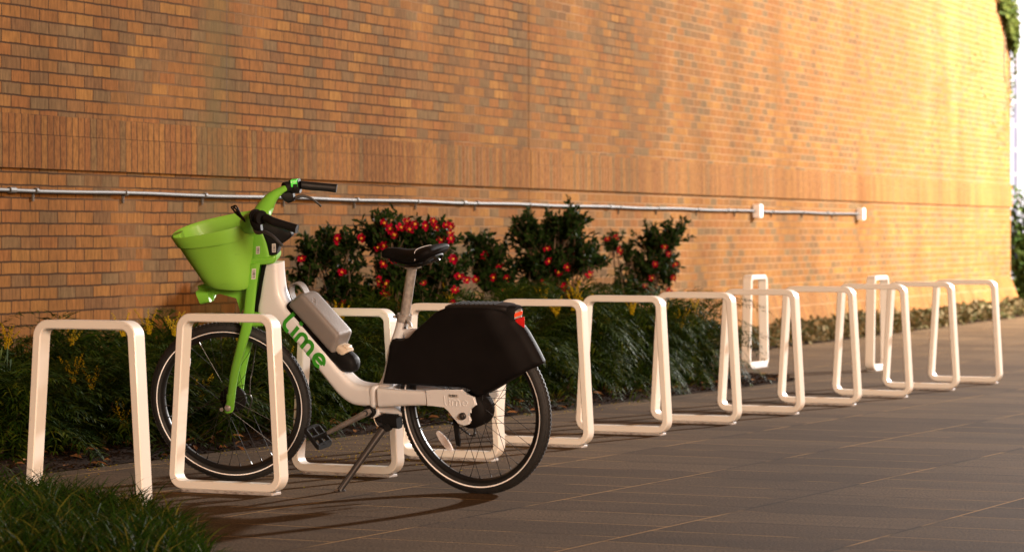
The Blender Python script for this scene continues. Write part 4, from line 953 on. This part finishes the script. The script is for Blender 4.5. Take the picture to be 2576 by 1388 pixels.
# ------------------------------------------------------------------ camellia bushes
def flower_mesh(seed):
    rs = random.Random(seed); V = []; Fc = []; n = rs.choice((6, 7))
    for i in range(n):
        a = 2*math.pi*i/n+rs.uniform(-.2, .2); r = rs.uniform(.030, .042); wv = rs.uniform(.44, .62); j = len(V)
        ring = [(0.08, 0), (.4, .42), (.8, .52), (1.0, .22), (1.0, -.22), (.8, -.52), (.4, -.42)]
        for u, v_ in ring:
            x = u*r; y = v_*r*wv*1.1; z = .006*math.sin(u*2.4)+rs.uniform(-.003, .004)+.012*u*u*rs.uniform(.2, 1)
            V.append(Vector((x*math.cos(a)-y*math.sin(a), x*math.sin(a)+y*math.cos(a), z)))
        V.append(Vector((.6*r*math.cos(a), .6*r*math.sin(a), .002))); c = len(V)-1
        for k in range(7): Fc.append((c, j+k, j+(k+1) % 7))
    me = bpy.data.meshes.new('flower'); me.from_pydata(V, [], Fc); me.materials.append(M['petal']); return me
FLM = [flower_mesh(i) for i in range(5)]
bm = bmesh.new()
for i in range(46):
    r = .008*math.sqrt(rnd()); a = uni(0, 6.28); p = Vector((r*math.cos(a), r*math.sin(a), .008+uni(0, .006))); bmesh.ops.create_icosphere(bm, subdivisions=1, radius=.0021, matrix=Matrix.Translation(p))
SM_ = bpy.data.meshes.new('stamens'); bm.to_mesh(SM_); bm.free(); SM_.materials.append(M['stamen'])
def camellia(name, px, d, blobs, flowers, nleaf, label, depthr=.28):
    X = (px-CXP)/FPX*d; r = empty(name, (X, d, 0)); tag(r, label, 'bush', 'red flowering camellia bushes'); mpp = d/FPX
    V = []; Fc = []; bmt = bmesh.new(); stems = []
    tot = sum(b[4] for b in blobs)
    for (bx_, by, rx, ry, wgt) in blobs:
        c = Vector(((bx_-px)*mpp, 0, CAMH-(by-HOR)*mpp-.035)); rxm = rx*mpp; rzm = ry*mpp
        # stems up to the blob, twigs through it
        for q in range(3):
            e = c+Vector((uni(-.4, .4)*rxm, uni(-.15, .15), uni(-.2, .5)*rzm)); b0 = Vector((uni(-.05, .05)+c.x*.35, uni(-.05, .05), 0)); md = (b0+e)/2+Vector((uni(-.05, .05), uni(-.05, .05), .05))
            tube(bmt, catmull([b0, md, e], 4), [.010, .004], 6)
        ntw = int(44*wgt)
        for q in range(ntw):
            while 1:
                u = Vector((uni(-1, 1), uni(-1, 1), uni(-1, 1)))
                if u.length < 1: break
            u = u*(.65+.5*rnd())
            st = c+Vector((u.x*rxm*.6, u.y*depthr*.6, u.z*rzm*.6)); dr = (Vector((u.x*rxm, u.y*depthr, u.z*rzm*1.0)).normalized()*.6+Vector((0, 0, .8))+rdir()*.5).normalized()
            L = uni(.10, .20); en = st+dr*L
            tube(bmt, [st-dr*.06, st, en], [.0035, .0015], 4)
            nl_ = max(5, int(nleaf*wgt/tot/ntw))
            for m_ in range(nl_):
                t = m_/nl_; p = st+dr*L*t+rdir()*.008; ld = (dr*.45+rdir()*.9+Vector((0, 0, .1))).normalized()
                leaf_at(V, Fc, p, ld, rdir()+Vector((0, 0, .6)), uni(.034, .058), uni(.016, .026), .18)
    obj('stem', bmt, M['bark'], r)
    raw('foliage', V, Fc, M['camellia'], r)
    for (fx, fy) in flowers:
        fxp = (800+.5047*fx)/1.118; fyp = (550+.5047*fy)/1.118
        f = bpy.data.objects.new('flower', random.choice(FLM)); COL.objects.link(f); f.parent = r
        f.location = ((fxp-px)*mpp*.985, -depthr*uni(.45, 1.0), CAMH-(fyp-HOR)*mpp*.985)
        f.rotation_euler = (R(90)+uni(-.7, .5), uni(-.4, .4), uni(-.8, .8)); f.scale = (uni(.7, 1.05), uni(.6, 1.0), uni(.6, 2.2))
        g = bpy.data.objects.new('stamens', SM_); COL.objects.link(g); g.parent = f
        leaf_v = []
    return r
camellia('camellia_bush', 960, 18.9, [(800, 640, 45, 70, .75), (775, 700, 30, 60, .4), (870, 640, 60, 62, .6), (850, 720, 60, 60, .7), (955, 600, 45, 40, .8), (1010, 620, 80, 60, 1.3), (1090, 610, 60, 55, 1.0), (1000, 700, 110, 60, 1.3), (1120, 690, 60, 55, .9), (920, 760, 100, 45, .9), (1060, 755, 90, 45, 1.0)],
    [(570, 150), (600, 180), (710, 160), (700, 200), (740, 150), (830, 145), (860, 175), (905, 162), (940, 185), (940, 240), (890, 245), (630, 230), (530, 285), (560, 285), (290, 235), (430, 250), (325, 430), (550, 385), (620, 365), (525, 480), (580, 495), (570, 555), (775, 485), (955, 350), (980, 445), (960, 530), (425, 695), (330, 610), (1020, 465), (935, 600), (100, 350), (690, 145), (800, 165), (925, 215), (660, 185)], 9000,
    'large camellia bush with a dense crown of red flowers behind the saddle')
camellia('camellia_bush', 1345, 21.4, [(1340, 600, 70, 55, 1.2), (1420, 590, 60, 55, 1.1), (1440, 560, 20, 25, .3), (1380, 680, 110, 60, 1.6), (1230, 660, 55, 50, .8), (1250, 710, 60, 45, .7), (1470, 650, 45, 60, .8), (1210, 625, 30, 22, .3), (1330, 740, 110, 30, .8)],
    [(1125, 340), (1200, 385), (1070, 475), (1170, 460), (1225, 465), (1220, 510), (1455, 290), (1475, 370), (1435, 495), (1520, 440), (1580, 400), (1560, 515), (1570, 550), (1400, 550), (1330, 568), (1710, 450)], 9000,
    'wide camellia bush with few red flowers, middle of the three', .3)
camellia('camellia_bush', 1625, 24.3, [(1655, 610, 42, 42, .9), (1690, 600, 22, 32, .4), (1640, 670, 50, 45, 1.0), (1580, 650, 20, 26, .25), (1545, 618, 16, 20, .2), (1560, 730, 30, 30, .3), (1620, 725, 60, 30, .6), (1680, 690, 22, 45, .4)],
    [(1840, 235), (1865, 305), (2115, 280), (2135, 325), (2170, 380), (2170, 455), (2050, 465), (2010, 510), (2055, 385), (2145, 530), (1790, 235)], 4400,
    'small V-shaped camellia bush farthest right against the brick wall', .22)

# ------------------------------------------------------------------ foreground grass and fallen leaves
V = []; Fc = []
n = 0
while n < 13000:
    p2 = (uni(-2.6, -.8), uni(8.8, 11.4))
    if not inpoly(p2, fgp): continue
    n += 1
    e = edist(p2, fgp); cl = noise.noise(Vector((p2[0]*5, p2[1]*5, 3))); L = uni(.10, .25)*(1+.4*cl)*(.75 if e < .08 else 1); a = uni(0, 6.28)+cl*2
    out = Vector((math.cos(a), math.sin(a), 0)); z0 = .004+min(e*.12, .05); p = Vector((p2[0], p2[1], z0)); d = (Vector((0, 0, 1))+out*uni(.1, .7)).normalized(); wd = uni(.0022, .0046)
    s = out.cross(Vector((0, 0, 1))); s = (s*math.cos(a*3)+out*math.sin(a*3)).normalized()*wd; prev = None; seg = 5
    for k in range(seg+1):
        t = k/seg; ww = s*(1-t**1.6)
        j = len(V)
        if k < seg: V += [p-ww, p+ww]
        else: V += [p]
        if k > 0: Fc.append((prev, prev+1, j+1, j) if k < seg else (prev, prev+1, j))
        prev = j; p = p+d*L/seg; d = (d+out*.16+Vector((0, 0, -.26))).normalized()
        if p.z < .01: p.z = .01
tag(raw('long_grass', V, Fc, M['grass'], smooth=False), 'tufts of long arching grass in the bottom left corner', 'grass', kind='stuff')
def fallen(px, py, d, size, label, m, rot, pal=True):
    bm = bmesh.new(); rs = random.Random(int(px)); n = 22; c = bm.verts.new((0, 0, .004)); ring = []
    for k in range(n):
        a = 2*math.pi*k/n; r = size*(.55+.45*abs(math.cos(a*2.5))**.6)*(.85+.3*rs.random()) if pal else size*(1 if k % 2 else .85)*(.45+.55*abs(math.cos(a)))
        ring.append(bm.verts.new((r*math.cos(a), r*math.sin(a), .3*r*math.sin(a*2+1)+rs.uniform(-.003, .004))))
    for k in range(n): bm.faces.new((c, ring[k], ring[(k+1) % n]))
    for k in range(1): tube(bm, [(0, -size*.4, .0), (.005, -size*1.1, .01)], .0012, 4)
    o = obj('fallen_leaf', bm, m, smooth=False); p = unp(px, py, d); o.location = p; o.rotation_euler = rot
    tag(o, label, 'leaf', 'dry leaves caught in the long grass'); return o
fallen(52, 1238, 10.75, .035, 'orange dry leaf standing in the grass at the foot of the leftmost rack', M['orangeleaf'], (1.1, .3, .4))
fallen(18, 1290, 10.3, .045, 'dark orange leaf at the left edge deep in the grass', M['orangeleaf'], (1.0, -.4, 1))
fallen(112, 1372, 9.75, .05, 'orange dry leaf at the bottom edge in the grass', M['orangeleaf'], (.7, .2, 2))
fallen(352, 1327, 10.0, .028, 'brown dry leaf in the grass below the right leg of the leftmost rack', M['dryleaf'], (1.2, .2, .2), False)
fallen(205, 1312, 10.1, .022, 'small brown leaf in the middle of the grass tuft', M['dryleaf'], (1.1, -.3, .9), False)

# ------------------------------------------------------------------ dry ground cover strip by the wall, vine and shrub at the corner
V = []; Fc = []
for i in range(15000):
    s_ = -rnd()**.9*20; o_ = uni(.08, .68); p2 = CORN+WD*s_+WN*o_
    if s_ < -18.2+1.6*o_: continue
    h = (.10+.10*noise.noise(Vector((s_*2.2, o_*3, 0))))*min(1, (.72-o_)/.15)+.03
    leaf_at(V, Fc, Vector((p2.x, p2.y, rnd()**.6*h+.01)), rdir(.2), rdir(.8), uni(.04, .085), uni(.03, .055), .1)
tag(raw('ground_cover', V, Fc, M['ivy']), 'low dry leafy ground cover along the foot of the wall', 'ground cover', kind='stuff')
V = []; Fc = []; bm = bmesh.new()
def vleaf(s_, o_, z, L): p2 = CORN+WD*s_+WN*o_; leaf_at(V, Fc, Vector((p2.x, p2.y, z)), (rdir()+Vector((0, 0, -.5))).normalized(), Vector((WN.x, WN.y, .4))+rdir()*.6, L, L*.75, .1)
for i in range(1500):
    t = rnd(); z = 4.7-rnd()**1.3*1.25; wd_ = max(.03, (z-3.35))*.95; s_ = -rnd()*wd_*1.5+.05
    vleaf(s_, uni(.01, .10), z, uni(.05, .10))
for i in range(130): z = uni(2.6, 3.8); vleaf(uni(-.12, .06), uni(-.03, .06), z, uni(.035, .07))
for i in range(90):
    c = uni(-2.6, -.2); z = 3.0-.5*rnd()+.45*math.sin(c*2.2); vleaf(c, .012, z, uni(.02, .04))
vn = empty('climbing_vine', (CORN.x, CORN.y, 0)); tag(vn, 'green creeper hanging over the top right corner of the brick wall', 'vine')
raw('foliage', [v-Vector((CORN.x, CORN.y, 0)) for v in V], Fc, M['vine'], vn)
for j in range(6):
    P = []; s_ = uni(-.6, 0); z = 4.7
    while z > uni(2.6, 3.4): P.append(wl2(s_, .012, z)-Vector((CORN.x, CORN.y, 0))); s_ += uni(-.12, .12); z -= .14
    if len(P) > 2: tube(bm, P, .006, 5)
obj('stem', bm, M['bark'], vn)
V = []; Fc = []; bm = bmesh.new(); SB = Vector((7.0, 40.9, 0))
for j in range(16):
    e = Vector((uni(-.45, .5), uni(-.2, .2), uni(1.0, 1.85))); P = catmull([(uni(-.05, .05), 0, 0), (e.x*.4+uni(-.1, .1), e.y*.5, e.z*.5), tuple(e)], 5); tube(bm, P, [.02, .006], 6)
    for q in range(420):
        t = rnd(); p = P[int(t*(len(P)-1))]+rdir()*rnd()*.24
        if p.z < .25 and rnd() < .6: continue
        leaf_at(V, Fc, p, (rdir()+Vector((0, 0, .1))).normalized(), rdir(.5), uni(.05, .10), uni(.03, .05), .15)
sh = empty('corner_shrub', SB); tag(sh, 'green leafy shrub growing beyond the far corner of the brick wall', 'shrub')
obj('stem', bm, M['bark'], sh); raw('foliage', V, Fc, leafmat('shrub_leaf', [(.03, .06, .015), (.06, .10, .02), (.11, .15, .04), (.02, .035, .012)], .45, .25), sh)

# ------------------------------------------------------------------ building with lit windows far right
B0 = 52.0; k_ = B0/8497.0
bld = empty('office_building', ((2823-1440)*k_, B0, 0)); tag(bld, 'building with brightly lit tall white-framed windows at the right edge', 'building')
bm = bmesh.new(); bx(bm, -1.5, 9, .5, 8, 0, 12); obj('wall', bm, M['winframe'], bld, smooth=False)
x = -.30
bm = bmesh.new(); bx(bm, -1.5, 9, -.05, .49, 0, .35); obj('spandrel', bm, M['winframe'], bld, smooth=False)
bm = bmesh.new(); bx(bm, -1.5, 9, -.05, .49, 8, 9); obj('spandrel', bm, M['winframe'], bld, smooth=False)
units = []
for u in range(5):
    x0 = -.30+u*1.14 if u else .0
    x0 = u*.62
    for (a, b_, mm, nm) in ((0, .098, 'band_white', 'glowing_band'), (.104, .130, 'pane_lav', 'window_pane'), (.131, .165, 'band_white', 'glowing_band'), (.170, .232, 'pane_lav', 'window_pane'), (.240, .60, 'band_white', 'glowing_band')):  # white columns and mullions between the panes, given a glow of their own
        bm = bmesh.new(); bx(bm, x0+a, x0+b_, .02, .06, .36, 7.9); obj(nm, bm, M[mm], bld, smooth=False)
    bm = bmesh.new()
    for zz in np.arange(1.2, 7.8, .42): bx(bm, x0+.10, x0+.60, -.012, .018, zz-.02, zz+.03)
    for a in (.100, .235, .605): bx(bm, x0+a-.004, x0+a+.006, -.02, .019, .36, 7.9)
    obj('window_bars', bm, M['winframe'], bld, smooth=False)
for x0 in (-.6, -1.2):
    bm = bmesh.new(); bx(bm, x0, x0+.55, .02, .06, .36, 7.9); obj('window_pane', bm, M['pane_lav'], bld, smooth=False)
